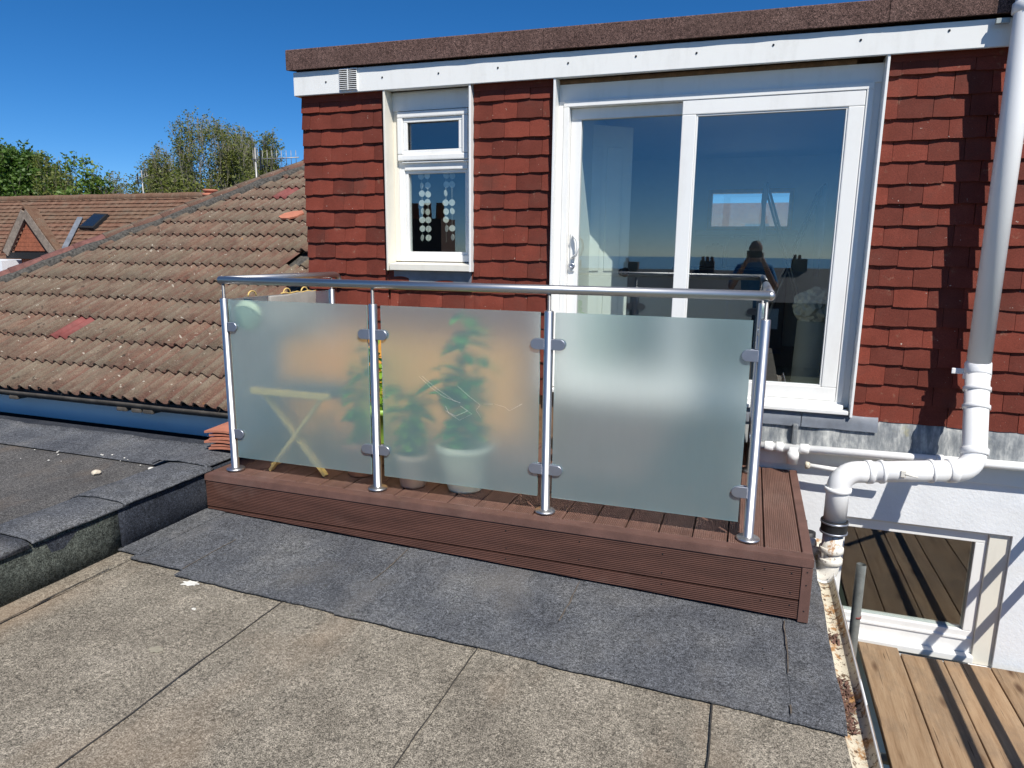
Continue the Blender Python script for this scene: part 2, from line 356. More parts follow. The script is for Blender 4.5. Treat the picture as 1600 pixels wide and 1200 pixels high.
def lathe(bm, c, prof, seg=24, axis='z', smooth=True):
    c = Vector(c); rings = []
    for r, h in prof:
        ring = []
        for j in range(seg):
            w = 2*math.pi*j/seg; x, y = r*math.cos(w), r*math.sin(w)
            ring.append(bm.verts.new(c + (Vector((x, y, h)) if axis == 'z' else Vector((x, h, y)) if axis == 'y' else Vector((h, x, y)))))
        rings.append(ring)
    for A, B in zip(rings, rings[1:]):
        for j in range(seg):
            f = bm.faces.new((A[j], A[(j+1) % seg], B[(j+1) % seg], B[j])); f.smooth = smooth
    bm.faces.new(rings[0][::-1]); bm.faces.new(rings[-1])
    bmesh.ops.recalc_face_normals(bm, faces=bm.faces[:])
WL = {}
def link(o, parent=None, w=None):
    COL.objects.link(o); WL[o.name] = Vector(w)
    if parent: o.parent = parent; o.location = Vector(w) - WL[parent.name]
    else: o.location = w
    return o
def obj(name, bm, mat, parent=None, smooth=None):
    bm.normal_update()
    xs = [v.co for v in bm.verts]
    o0 = Vector(((min(v.x for v in xs)+max(v.x for v in xs))/2, (min(v.y for v in xs)+max(v.y for v in xs))/2, min(v.z for v in xs)))
    bmesh.ops.translate(bm, verts=bm.verts[:], vec=-o0)
    me = bpy.data.meshes.new(name); bm.to_mesh(me); bm.free()
    for m in (mat if isinstance(mat, (list, tuple)) else [mat]): me.materials.append(M[m])
    if smooth: me.polygons.foreach_set('use_smooth', [True]*len(me.polygons))
    return link(bpy.data.objects.new(name, me), parent, o0)
def B(name, mat, parent, *dims, bev=0.002):
    bm = bmesh.new(); box(bm, *dims, bev=bev); return obj(name, bm, mat, parent)
def T(name, mat, parent, pts, r, seg=12):
    bm = bmesh.new(); tube(bm, pts, r, seg); return obj(name, bm, mat, parent)
def inst(name, me, parent, loc, rot=(0, 0, 0), scale=(1, 1, 1)):
    o = bpy.data.objects.new(name, me); link(o, parent, loc); o.rotation_euler = rot; o.scale = scale; return o
def tag(o, label, cat, group=None):
    o['label'] = label; o['category'] = cat
    if group: o['group'] = group
    return o
def thing(name, loc, label, cat, group=None):
    o = bpy.data.objects.new(name, None); o.empty_display_size = 0.1; link(o, None, loc); return tag(o, label, cat, group)
def struct(o, kind='structure'): o['kind'] = kind; return o
def frame_bm(x0, x1, z0, z1, y0, y1, w, bev=0.004, wb=None, wt=None):   # rectangular frame in the XZ plane
    bm = bmesh.new(); wb = wb or w; wt = wt or w
    box(bm, x0, x1, y0, y1, z1-wt, z1, bev); box(bm, x0, x1, y0, y1, z0, z0+wb, bev)
    box(bm, x0, x0+w, y0+.0005, y1, z0+wb, z1-wt, bev); box(bm, x1-w, x1, y0+.0005, y1, z0+wb, z1-wt, bev)
    return bm
def glass(name, x0, x1, z0, z1, y, parent, mat='window_glass', t=0.006):
    return B(name, mat, parent, x0, x1, y, y+t, z0, z1, bev=0)

# ================================================================== SETTING
bm = bmesh.new(); n = 24
for i in range(n):
    for j in range(n): pass
quad(bm, [(-1500, -1500, -6.5), (1500, -1500, -6.5), (1500, 1500, -6.5), (-1500, 1500, -6.5)])
struct(obj('ground', bm, 'ground'))
bm = bmesh.new(); quad(bm, [(-1500, -1500, -6.3), (1500, -1500, -6.3), (1500, -260, -6.3), (-1500, -260, -6.3)])
g = NG('sea'); g.pbr((0.02, 0.07, 0.12), 0.15, 0, g.bump(g.noise(g.pos(), 0.4), 0.4, 0.3)); M['sea'] = g.m
struct(obj('sea', bm, 'sea'))

def zr(x): return -0.328 - 0.026*(x-0.3)     # fall of the flat roof
XR = 0.412
bm = bmesh.new()
pr = [(-2.93, -4.0, zr(-2.93)-.008), (XR-.004, -4.0, zr(XR)-.008), (XR-.004, 4.3, zr(XR)-.008), (-2.93, 4.3, zr(-2.93)-.008)]
prism(bm, [(p[0], p[1], -6.4) for p in pr], (0, 0, 1)); 
bm.verts.ensure_lookup_table()
for v in bm.verts:
    if v.co.z > -6: v.co.z = zr(v.co.x)-.010
flat_roof = struct(obj('flat_roof', bm, ['felt_dark']))
flat_roof['label'] = 'felt covered flat roof in the foreground'

def sheet(name, mat, parent, x0, x1, y0, y1, lift, th=0.006, zf=zr, wav=0.006, nx=16, ny=20, seed=0):
    bm = bmesh.new(); gr = []
    for i in range(nx+1):
        row = []
        for j in range(ny+1):
            x = x0+(x1-x0)*i/nx; y = y0+(y1-y0)*j/ny
            if j in (0, ny): y += (noise.noise(Vector((x*6, seed, 3.1)))*1.3+noise.noise(Vector((x*23, seed, 1.7)))*.6)*wav
            if i in (0, nx): x += (noise.noise(Vector((y*5, seed, 9.1)))*1.3+noise.noise(Vector((y*21, seed, 4.7)))*.6)*wav*.8
            z = zf(x)+lift+.0022*noise.noise(Vector((x*2.2, y*2.2, 0)))
            if i in (0, nx) or j in (0, ny): z -= 0.001
            row.append(bm.verts.new((x, y, z)))
        gr.append(row)
    for i in range(nx):
        for j in range(ny):
            f = bm.faces.new((gr[i][j], gr[i+1][j], gr[i+1][j+1], gr[i][j+1])); f.smooth = True
    bd = [e for e in bm.edges if e.is_boundary]
    for e in bd: e.smooth = False
    r = bmesh.ops.extrude_edge_only(bm, edges=bd)
    for q in r['geom']:
        if isinstance(q, bmesh.types.BMFace): q.smooth = False
    for v in r['geom']:
        if isinstance(v, bmesh.types.BMVert): v.co.z -= th
    return obj(name, bm, mat, parent)
# old felt, laid in strips about 0.92 m wide along Y; new felt laid over it in front of the deck
xs = [-2.80, -1.865, -0.93, -0.028, XR]
for i in range(4):
    sheet('felt_sheet', 'felt_old', flat_roof, xs[i]+.003, xs[i+1]+(.012 if i < 3 else -.004), -3.9, 2.43, 0.004+0.0035*i, seed=i*3.3, nx=10, ny=60)
sheet('felt_strip', 'felt_old', flat_roof, -2.915, -2.795, -3.9, 2.46, 0.012, seed=77, nx=4, ny=60)
xn = [-2.47, -1.585, -0.675, 0.235, XR+.004]
for i in range(4):
    sheet('felt_sheet', 'felt_new', flat_roof, xn[i]+.002, xn[i+1]+.010*(i < 3), 2.31-.01*i, 4.28, 0.022+0.0028*i, seed=40+i*5.1, wav=0.008, nx=24, ny=24)
sheet('felt_sheet', 'felt_new', flat_roof, -2.79, -2.455, 2.36, 4.28, 0.024, seed=91, nx=10, ny=20)
sheet('felt_strip', 'felt_new', flat_roof, -2.915, -2.765, 2.395, 4.28, 0.030, seed=93, nx=5, ny=24)
# bitumen bleeding from the laps
def seam(x, y0, y1, lift, w, mat, seed, keep=-.25, n=120):
    bm = bmesh.new(); prev = None
    for j in range(n+1):
        y = y0+(y1-y0)*j/n; xx = x+.010*noise.noise(Vector((y*3.1, seed, 0)))+.004*noise.noise(Vector((y*15, seed, 2)))
        hw = w*(.55+.9*abs(noise.noise(Vector((y*7, seed, 5))))); on = noise.noise(Vector((y*2.3, seed, 8))) > keep
        cur = [bm.verts.new((xx-hw, y, zr(xx)+lift)), bm.verts.new((xx+hw, y, zr(xx)+lift+.0015))] if on else None
        if cur and prev: bm.faces.new((prev[0], prev[1], cur[1], cur[0]))
        prev = cur
    for v in [v for v in bm.verts if not v.link_faces]: bm.verts.remove(v)
    o = obj('bitumen_seam', bm, mat, flat_roof); o.modifiers.new('t', 'SOLIDIFY').thickness = .002
simple('bitumen', (0.055, 0.048, 0.040), 0.7, var=.4, scale=40); simple('seam_grit', (0.13, 0.105, 0.082), 0.9, var=.4, scale=60)
for k, x in enumerate(xs[1:4]): seam(x+.003, -3.8, 2.33, .0085+.0035*k+.003, .0036, 'bitumen', 3+k*5, -.7)
for k, x in enumerate(xn[1:4]): seam(x+.003, 2.32, 2.97, .0275+.0028*k+.002, .0030, 'seam_grit', 31+k*5, -.05)
seam(xn[0]+.003, 2.36, 2.97, .0268, .003, 'seam_grit', 57, -.1); seam(-2.795, -3.8, 2.40, .0165, .003, 'bitumen', 61, -.2)
# pale dribble and dropping marks lying on the felt
def splash(px, py, r, label, seed, name='paint_splash', zz=.0078, mat='pale_splash', pts=30, sx=1.5):
    c = PZ(px, py, zr(PZ(px, py, -.28).x)+zz); bm = bmesh.new(); ring = []
    for k in range(pts):
        w = 2*math.pi*k/pts; q = r*(0.55+0.9*abs(noise.noise(Vector((math.cos(w)*1.7, math.sin(w)*1.7, seed)))))
        ring.append((c.x+q*sx*math.cos(w), c.y+q*math.sin(w), zr(c.x+q*sx*math.cos(w))+zz))
    prism(bm, ring, (0, 0, 0.001)); return tag(obj(name, bm, mat), label, 'splash')
splash(297, 911, 0.030, 'cream splash mark on the old felt near the dark felt edge', 2.2)
splash(303, 951, 0.010, 'small pale fleck on old felt below the cream splash mark', 5.2)
splash(245, 1015, 0.026, 'faint yellowish smear on old felt left of the long seam', 8.1, mat='smear')

# ================================================================== PARTY WALL (felt covered upstand)
pw = thing('parapet_wall', (-3.06, 0, -0.25), 'low felt covered party wall along the left of the flat roof', 'parapet')
def upst(x_front, x_back, y0, y1, zt, zb, name, mat, n=26, seed=0, over=0.0):
    bm = bmesh.new(); rows = []
    for j in range(n+1):
        y = y0+(y1-y0)*j/n; d = lambda s, a=.006: a*noise.noise(Vector((y*4, s, seed)))+a*.5*noise.noise(Vector((y*15, s, seed)))
        rows.append([bm.verts.new(p) for p in ((x_front+d(1), y, zb), (x_front+d(2)-.002, y, (zt+zb)/2), (x_front+d(3)-.004, y, zt-.03), (x_front-.016+d(4), y, zt-.004),
                    (x_front-.06, y, zt+d(5)), ((x_front+x_back)/2, y, zt+.004+d(6)), (x_back+.03, y, zt-.006+d(7)), (x_back+d(8, .02), y, zt-.035))])
    for a, b in zip(rows, rows[1:]):
        for k in range(len(a)-1):
            f = bm.faces.new((a[k], b[k], b[k+1], a[k+1])); f.smooth = True
    bmesh.ops.recalc_face_normals(bm, faces=bm.faces[:])
    o = obj(name, bm, mat, pw); sol = o.modifiers.new('thickness', 'SOLIDIFY'); sol.thickness = 0.006; sol.offset = -1; return o
upst(-2.905, -3.20, -3.9, 2.44, -0.006, -0.262, 'felt_face', 'felt_moss', 60, 2)
upst(-2.900, -3.24, 2.415, 4.28, 0.004, -0.258, 'felt_face', 'felt_dark', 26, 5)
# capping felt pieces lying over the top, with curled torn front edge
def capping(y0, y1, xf, xb, z, seed, mat='felt_new', drop=.03, n=24):
    bm = bmesh.new(); rows = []
    for j in range(n+1):
        y = y0+(y1-y0)*j/n; e = .020*noise.noise(Vector((y*3.1, seed, 0)))+.010*noise.noise(Vector((y*13, seed, 4)))
        zz = z+.006*noise.noise(Vector((y*5, seed, 7)))
        rows.append([bm.verts.new(p) for p in ((xf+.014+e*.3, y, zz-drop+e*.6), (xf+.010, y, zz-.010), (xf-.02, y, zz), ((xf+xb)/2, y, zz+.006), (xb+.05, y, zz-.004), (xb+e, y, zz-.035))])
    for a, b in zip(rows, rows[1:]):
        for k in range(5):
            f = bm.faces.new((a[k], b[k], b[k+1], a[k+1])); f.smooth = True
    bmesh.ops.recalc_face_normals(bm, faces=bm.faces[:])
    o = obj('felt_capping', bm, mat, pw); sol = o.modifiers.new('thickness', 'SOLIDIFY'); sol.thickness = 0.007; sol.offset = -1
capping(-3.9, 1.96, -2.905, -3.27, 0.012, 3.0, 'felt_new', .030, 40); capping(1.97, 2.47, -2.905, -3.25, 0.012, 5.0, 'felt_new', .020)
capping(2.44, 3.05, -2.898, -3.25, 0.022, 8.0, 'felt_new', .02); capping(3.03, 3.55, -2.930, -3.32, 0.034, 9.0, 'felt_new', .015)
bm = bmesh.new(); box(bm, -3.18, -2.91, -3.9, 4.27, -6.3, -0.03); obj('core', bm, 'felt_dark', pw)

# ================================================================== NEIGHBOUR FLAT ROOF
ZN = -0.045
bm = bmesh.new(); box(bm, -14, -3.17, -4.0, 3.7, -6.3, ZN-.012)
nfr = struct(obj('neighbour_flat_roof', bm, 'felt_dark')); nfr['label'] = 'grey felt flat roof of the neighbouring house'
for k, (y0, y1) in enumerate(((-3.9, -1.4), (-1.42, -0.5), (-.52, .4), (.38, 1.3), (1.28, 2.22), (2.2, 3.14))):
    sheet('felt_sheet', 'felt_grey', nfr, -9.0, -3.19, y0, y1, .0+.004*k, zf=lambda x: ZN-.004, seed=200+k*7, nx=50, ny=12)
bm = bmesh.new(); rows = []; n = 90
for i in range(n+1):
    x = -9.0+(9.0-3.02)*i/n
    t = .022*noise.noise(Vector((x*2.6, 3, 1)))+.014*noise.noise(Vector((x*11, 3, 2)))
    d = .004*noise.noise(Vector((x*9, 1, 6)))
    rows.append([bm.verts.new(p) for p in ((x, 3.05, ZN+.026), (x, 3.13+d, ZN+.030), (x, 3.22+d, ZN+.040), (x, 3.36+d, ZN+.052+t*.3), (x, 3.40, ZN+.066+t*.7), (x, 3.44, ZN+.01))])
for a, b in zip(rows, rows[1:]):
    for k in range(5):
        f = bm.faces.new((a[k], b[k], b[k+1], a[k+1])); f.smooth = True
bmesh.ops.recalc_face_normals(bm, faces=bm.faces[:])
tag(obj('felt_upstand', bm, 'felt_new'), 'grey felt upstand with torn top edge below the blue grey fascia', 'upstand')
# stones and mortar crumbs
def stone(px, py, r, label, mat='stone_cream', z=ZN+.02, group=None, seed=0):
    c = PZ(px, py, z); bm = bmesh.new(); bmesh.ops.create_icosphere(bm, subdivisions=2, radius=r)
    for v in bm.verts: v.co *= 1+.35*noise.noise(v.co*(2.2/r)+Vector((seed, 0, 0))); v.co.z *= .6
    bmesh.ops.translate(bm, verts=bm.verts[:], vec=c+Vector((0, 0, r*.4))); return tag(obj('stone', bm, mat), label, 'stone', group)
stone(150, 741, .026, 'largest cream stone lying on the neighbouring felt roof', seed=3)
stone(236, 734, .016, 'flat pale stone on neighbouring felt roof near the party wall', 'pale_splash', seed=9)
random.seed(5)
for k in range(15):
    px = random.choice([random.uniform(20, 110), random.uniform(140, 240), random.uniform(140, 240)]); py = 692+px*.095+random.uniform(0, 22)
    stone(px, py, random.uniform(.0025, .006), 'tiny pale mortar crumb scattered along the felt upstand foot', 'pale_splash', ZN+.028, 'mortar crumbs along the upstand', seed=k)

# ================================================================== DORMER BUILDING
YT, YF = 4.255, 4.30
bld = thing('dormer_house', (-0.5, 4.3, -6.5), 'red tile hung dormer with white fascia above a white rendered wall', 'building')
# structural walls (behind the tiles), leaving the openings
bm = bmesh.new()
box(bm, -3.00, -2.367, YF, YF+.12, -3.0, 2.44); box(bm, -2.366, -1.758, YF, YF+.12, -3.0, 1.13); box(bm, -2.366, -1.758, YF+.045, YF+.12, 2.20, 2.44)
box(bm, -1.757, -1.205, YF, YF+.12, -3.0, 2.44); box(bm, -1.204, .588, YF, YF+.12, -3.0, .36); box(bm, -1.204, .588, YF+.08, YF+.16, 2.19, 2.44)
box(bm, .589, 2.6, YF, YF+.12, .20, 2.44)
obj('wall', bm, 'soft_wood_dark', bld)
B('side_wall', 'hung_tile', bld, -3.02, -2.95, YF+.121, 8.4, -2.0, 2.42)
B('side_wall', 'hung_tile', bld, 2.6, 2.7, YF+.121, 8.4, -6.4, 2.42)
B('flat_top', 'felt_brown', bld, -3.06, 2.75, 4.26, 8.5, 2.45, 2.52)
# fascia
bm = bmesh.new(); z0 = lambda x: 2.300-.003*(x+3.06); z1 = lambda x: 2.452-.008*(x+3.06)
prism(bm, [(-3.055, 4.215, z0(-3.055)), (2.4, 4.215, z0(2.4)), (2.4, 4.215, z1(2.4)), (-3.055, 4.215, z1(-3.055))], (0, .018, 0))
bmesh.ops.bevel(bm, geom=bm.edges[:], offset=.003, segments=2, affect='EDGES')
fas = obj('fascia', bm, 'fascia_plastic', bld)
bm = bmesh.new(); prism(bm, [(-3.055, 4.2331, z0(-3.055)+.001), (-3.055, 8.3, z0(-3.055)+.001), (-3.055, 8.3, 2.45), (-3.055, 4.2331, z1(-3.055))], (.016, 0, 0)); obj('fascia_return', bm, 'fascia_plastic', fas)
B('soffit', 'fascia_plastic', fas, -3.035, 2.4, 4.2335, 4.30, 2.305, 2.315, bev=0)
me = None
for k, px in enumerate((509, 597, 685, 778, 888, 994, 1089, 1209, 1346, 1484)):
    q = P(px, 112 - (px-509)*.0745 + (10 if px < 600 else 4), 4.214)
    q.z = 2.375+.006*math.sin(k*3)
    if me is None:
        bm = bmesh.new(); lathe(bm, (0, 0, 0), [(.0065, 0), (.005, -.003)], 8, 'y'); me = bpy.data.meshes.new('nail'); bm.to_mesh(me); bm.free(); me.materials.append(M['black_plastic'])
    inst('nail', me, fas, q)
# brown mineral felt edge trim in lengths
zt0 = lambda x: 2.462-.0065*(x+3.09); zt1 = lambda x: 2.592-.0115*(x+3.09)
xb = [-3.09, -1.27, .565, 2.4]
for a, b in zip(xb, xb[1:]):
    bm = bmesh.new(); n = 30; rows = []
    for i in range(n+1):
        x = a+.001+(b-a-.003)*i/n; d = .003*noise.noise(Vector((x*7, 0, 0)))
        rows.append([bm.verts.new(p) for p in ((x, 4.225, zt0(x)+.004), (x, 4.188+d, zt0(x)), (x, 4.187+d, (zt0(x)+zt1(x))/2), (x, 4.188+d, zt1(x)-.006+d), (x, 4.194, zt1(x)), (x, 4.30, zt1(x)-.012), (x, 4.60, 2.53))])
    for p, q in zip(rows, rows[1:]):
        for k in range(6):
            f = bm.faces.new((p[k], q[k], q[k+1], p[k+1])); f.smooth = False
    bm.faces.new(rows[0]); bm.faces.new(rows[-1][::-1]); bmesh.ops.recalc_face_normals(bm, faces=bm.faces[:])
    obj('roof_edge_trim', bm, 'felt_brown', bld)
# air vent on the fascia
v = B('air_vent', 'white_plastic', bld, -2.688, -2.553, 4.206, 4.214, 2.310, 2.448, bev=.001)
B('vent_back', 'dark_void', v, -2.684, -2.557, 4.2045, 4.2058, 2.314, 2.444, bev=0)
for k in range(11):
    B('louvre', 'white_plastic', v, -2.686, -2.555, 4.2010, 4.2045, 2.316+k*.0122, 2.3198+k*.0122, bev=0)
B('louvre_bar', 'white_plastic', v, -2.6235, -2.6175, 4.2005, 4.2045, 2.312, 2.446, bev=0)

# hung tiles, one mesh shared by all
def hung_mesh(w, seed):
    bm = bmesh.new(); h = .150; seg = 6; rows = []
    for fr in (0, 1):
        for (zz, yy) in ((0, -.025), (h, -.006)):
            rows.append([bm.verts.new(((i/seg)*w, yy+fr*.012 + .0022*(abs(i/seg-.5)*2)**2*(1 if zz == 0 else .6), zz + (.0014*math.cos((i/seg-.5)*math.pi*2)*(-1) + .0018*noise.noise(Vector((i*.9, seed, 0))) if zz == 0 else 0))) for i in range(seg+1)])
    a, b, c, d = rows
    for i in range(seg):
        f = bm.faces.new((a[i], a[i+1], b[i+1], b[i]))
        bm.faces.new((c[i+1], c[i], d[i], d[i+1])); bm.faces.new((a[i+1], a[i], c[i], c[i+1])); bm.faces.new((b[i], b[i+1], d[i+1], d[i]))
    bm.faces.new((a[0], b[0], d[0], c[0])); bm.faces.new((a[-1], c[-1], d[-1], b[-1]))
    me = bpy.data.meshes.new('tile'); bm.to_mesh(me); bm.free(); me.materials.append(M['hung_tile']); return me
HM = [hung_mesh(.1635, s) for s in (1, 4, 8, 12, 17)]
random.seed(11)
def tiles(x0, x1, k0, k1, off):
    for k in range(k0, k1+1):
        z = 1.8685+.109*k; x = x0-(off+.083*(k % 2)) % .166
        while x < x1-.02:
            a, b = max(x, x0), min(x+.1655, x1)
            if b-a > .03:
                # verge tiles at the left corner kick outwards at the foot
                inst('tile', random.choice(HM), bld, (a, YT+.027+random.uniform(-.0025, .0025), z+random.uniform(-.004, .004)),
                     (random.uniform(-.012, .012), random.uniform(-.010, .010), random.uniform(-.012, .012)), ((b-a)/.1655, 1, 1))
            x += .166
tiles(-3.035, -2.372, -14, 3, .10); tiles(-1.745, -1.212, -14, 3, .04); tiles(.598, 1.52, -14, 3, .02); tiles(-2.372, -1.745, -14, -8, .02)
B('tile_head_strip', 'hung_tile', bld, -3.02, -2.372, 4.262, 4.29, 2.26, 2.31, bev=0); B('tile_head_strip', 'hung_tile', bld, -1.745, -1.212, 4.262, 4.29, 2.26, 2.31, bev=0)  # plain tile-coloured strips at the head of the tiling
B('tile_head_strip', 'hung_tile', bld, .598, 2.4, 4.262, 4.29, 2.26, 2.31, bev=0)
bm = bmesh.new(); box(bm, 1.525, 2.4, 4.262, 4.29, .345, 2.31); o = obj('tile_field', bm, 'hung_tile', bld)

# ---- small window
wn = obj('window', frame_bm(-2.325, -1.775, 1.198, 2.182, 4.335, 4.395, .045), 'white_plastic', bld)
wn['label'] = 'narrow white window with a top light'
for x in (-2.374, -1.764):
    B('trim_board', 'cream_plastic' if x < -2 else 'white_plastic', wn, x, x+.014, 4.222, 4.40, 1.135, 2.302, bev=.002)
B('head_panel', 'white_plastic', wn, -2.36, -1.764, 4.325, 4.335, 2.183, 2.304)
B('side_fill', 'cream_plastic', wn, -2.36, -2.3255, 4.332, 4.40, 1.198, 2.183)
B('transom', 'white_plastic', wn, -2.28, -1.82, 4.330, 4.394, 1.802, 1.858, bev=.006)
B('drip_bar', 'white_plastic', wn, -2.29, -1.80, 4.312, 4.3295, 1.848, 1.858, bev=.002)
s = obj('sash', frame_bm(-2.318, -1.806, 1.862, 2.176, 4.304, 4.3345, .040, .008), 'white_plastic', wn)
obj('sash_bead', frame_bm(-2.277, -1.847, 1.903, 2.135, 4.318, 4.3345, .028, .004), 'white_plastic', wn)
glass('pane', -2.249, -1.875, 1.931, 2.107, 4.345, wn); 
obj('glazing_bead', frame_bm(-2.2795, -1.8205, 1.2435, 1.8015, 4.345, 4.39, .020, .004), 'white_plastic', wn)
glass('pane', -2.2594, -1.8406, 1.2636, 1.7814, 4.365, wn)
bm = bmesh.new(); prism(bm, [(-2.352, 4.40, 1.198), (-2.352, 4.222, 1.180), (-2.352, 4.222, 1.138), (-2.352, 4.24, 1.138), (-2.352, 4.40, 1.15)], (.590, 0, 0))
bmesh.ops.bevel(bm, geom=bm.edges[:], offset=.002, segments=1, affect='EDGES'); obj('sill', bm, 'cream_plastic', wn)
B('lead_flashing', 'lead_grey', wn, -2.345, -1.765, 4.268, 4.29, 1.045, 1.136, bev=.003)
B('lead_upstand', 'lead_grey', wn, -2.372, -1.745, 4.2405, 4.262, 1.020, 1.050, bev=.003)

# ---- sliding door
dr = obj('sliding_door', frame_bm(-1.166, .545, .395, 2.178, 4.300, 4.42, .036, .003), 'white_plastic', bld)
dr['label'] = 'white sliding patio door of two glass leaves'
for x, w in ((-1.212, .014), (.582, .014)): B('trim_board', 'white_plastic', dr, x, x+w, 4.222, 4.40, .36, 2.302)
B('jamb_cover', 'white_plastic', dr, -1.198, -1.1665, 4.306, 4.40, .395, 2.178); B('jamb_cover', 'white_plastic', dr, .5455, .582, 4.325, 4.40, .395, 2.26)
B('head_panel', 'white_plastic', dr, -1.198, .582, 4.315, 4.325, 2.1785, 2.276)
B('head_batten', 'soft_wood_dark', dr, -1.198, .45, 4.318, 4.36, 2.2765, 2.304)
obj('sash', frame_bm(-1.129, -.385, .432, 2.141, 4.352, 4.395, .066, .004), 'white_plastic', dr)
obj('sash', frame_bm(-.452, .508, .4325, 2.1415, 4.304, 4.348, .080, .005), 'white_plastic', dr)
obj('glazing_bead', frame_bm(-.3715, .4275, .513, 2.061, 4.310, 4.34, .010, .002), 'white_plastic', dr)
glass('pane', -1.0628, -.4512, .4984, 2.0746, 4.374, dr); glass('pane', -.3614, .4174, .5232, 2.0508, 4.322, dr)
B('threshold', 'white_plastic', dr, -1.19, .575, 4.225, 4.2995, .372, .394, bev=.004); B('threshold_step', 'white_plastic', dr, -1.17, .55, 4.262, 4.2995, .3945, .420, bev=.003)
bm = bmesh.new()
hx, hz = -1.096, 1.30; pts = [(hx, 4.350, hz+.075)]; pts += arc(pts[0], (hx+.002, 4.300, hz+.075), (hx+.03, 4.300, hz-.02), .02) 
tube(bm, [(hx, 4.352, hz+.07), (hx+.01, 4.318, hz+.075), (hx+.036, 4.308, hz+.045), (hx+.042, 4.306, hz), (hx+.030, 4.308, hz-.045), (hx+.004, 4.322, hz-.065), (hx, 4.352, hz-.06)], .0085, 8)
box(bm, hx-.016, hx+.014, 4.340, 4.3515, hz-.15, hz+.095, .004)
obj('handle', bm, 'white_plastic', dr)
bm = bmesh.new(); lathe(bm, (hx, 4.340, hz-.115), [(.019, 0), (.017, -.012), (.008, -.0125), (.007, -.006)], 16, 'y'); obj('lock', bm, 'steel_satin', dr)

# ---- lead apron below the dormer
bm = bmesh.new(); n = 60; rows = []
for i in range(n+1):
    x = -.0+2.4*i/n; e = .006*noise.noise(Vector((x*5, 2, 0)))+.004*noise.noise(Vector((x*19, 2, 0)))
    rows.append([bm.verts.new(p) for p in ((x, 4.286, .37), (x, 4.262, .34), (x, 4.250+e, .27), (x, 4.236+e*1.5, .20+e), (x, 4.226+e*2, .158+e))])
for a, b in zip(rows, rows[1:]):
    for k in range(4):
        f = bm.faces.new((a[k], a[k+1], b[k+1], b[k])); f.smooth = True
obj('lead_apron', bm, 'lead_apron', bld)
for x0, x1 in ((-.05, .33), (.335, .735)):
    bm = bmesh.new(); n = 14; rows = []
    for i in range(n+1):
        x = x0+(x1-x0)*i/n; e = .004*noise.noise(Vector((x*9, 5, 0)))
        rows.append([bm.verts.new(p) for p in ((x, 4.262, .368), (x, 4.248, .352), (x, 4.240+e, .315), (x, 4.234+e, .283+e))])
    for a, b in zip(rows, rows[1:]):
        for k in range(3):
            f = bm.faces.new((a[k], a[k+1], b[k+1], b[k])); f.smooth = True
    obj('lead_flashing', bm, 'lead_grey', bld)
B('lead_roll', 'lead_apron', bld, .288, .318, 4.205, 4.232, .160, .300, bev=.010)

# ---- rendered wall below with a window
bm = bmesh.new(); yw = 4.302
box(bm, -3.0, .60, yw, yw+.14, -6.4, -3.01); box(bm, .05, .60, yw-.004, yw+.14, -3.0, .195); box(bm, .60, 1.475, yw-.004, yw+.14, -.255, .195)
box(bm, .60, 1.475, yw-.004, yw+.14, -6.4, -1.075); box(bm, 1.475, 2.7, yw-.004, yw+.14, -6.4, .195)
obj('rendered_wall', bm, 'render_white', bld)
B('fascia_board', 'fascia_plastic', bld, .05, 2.7, 4.276, 4.297, .035, .185, bev=.004)
lw = obj('window', frame_bm(.585, 1.372, -1.015, -.272, 4.335, 4.41, .058, .004, wb=.135), 'white_plastic', bld)
lw['label'] = 'white framed window low behind the scaffold boards'
B('reveal_trim', 'weathered_board' if 0 else 'cream_plastic', lw, 1.3725, 1.474, 4.318, 4.41, -1.07, -.257); B('head_trim', 'cream_plastic', lw, .605, 1.372, 4.318, 4.41, -.2715, -.257)
B('rail', 'white_plastic', lw, .59, 1.365, 4.3265, 4.3345, -.935, -.92, bev=.002)
B('sill', 'white_plastic', lw, .60, 1.372, 4.285, 4.40, -1.055, -1.016, bev=.004)
glass('pane', .643, 1.314, -.8798, -.3302, 4.362, lw)
B('room_backing', 'interior_grey', lw, .3, 1.9, 5.6, 5.65, -2.4, .1); B('room_floor', 'interior_floor', lw, .3, 1.9, 4.45, 5.6, -2.45, -2.40)

# ---- the room behind the sliding door
XL = -1.085
rm = B('room_floor', 'interior_floor', bld, -2.94, 2.59, 4.43, 8.2, .30, .368)
B('room_ceiling', 'interior_white', bld, -2.94, 2.59, 4.43, 8.3, 2.20, 2.24)
B('room_wall', 'interior_white', bld, XL-.09, XL, 4.425, 6.27, .369, 2.199)
B('room_wall', 'interior_grey', bld, -1.9, XL-.09, 6.17, 6.27, .369, 2.199)
B('room_wall', 'interior_grey', bld, -2.94, -2.9, 4.43, 8.2, .369, 2.199); B('room_wall', 'interior_white', bld, 1.55, 1.6, 4.43, 8.2, .369, 2.199)
il = thing('inner_door', (-1.0, 4.88, .37), 'white panelled door standing ajar behind the left glass leaf', 'door')
pa, pb = Vector((-1.20, 4.72, 0)), Vector((-.858, 4.995, 0)); ud = (pb-pa).normalized(); nd_ = Vector((ud.y, -ud.x, 0))
def leafbox(name, u0, u1, n0, n1, z0, z1, mat='interior_white', bev=.004, par=il):
    bm = bmesh.new(); box(bm, u0, u1, -n1, -n0, z0, z1, bev); w = math.atan2(ud.y, ud.x)
    bm.transform(Matrix.Translation(pa) @ Matrix.Rotation(w, 4, 'Z')); return obj(name, bm, mat, par)
LL = (pb-pa).length
leafbox('leaf', 0, LL, -.02, .02, .375, 2.12)
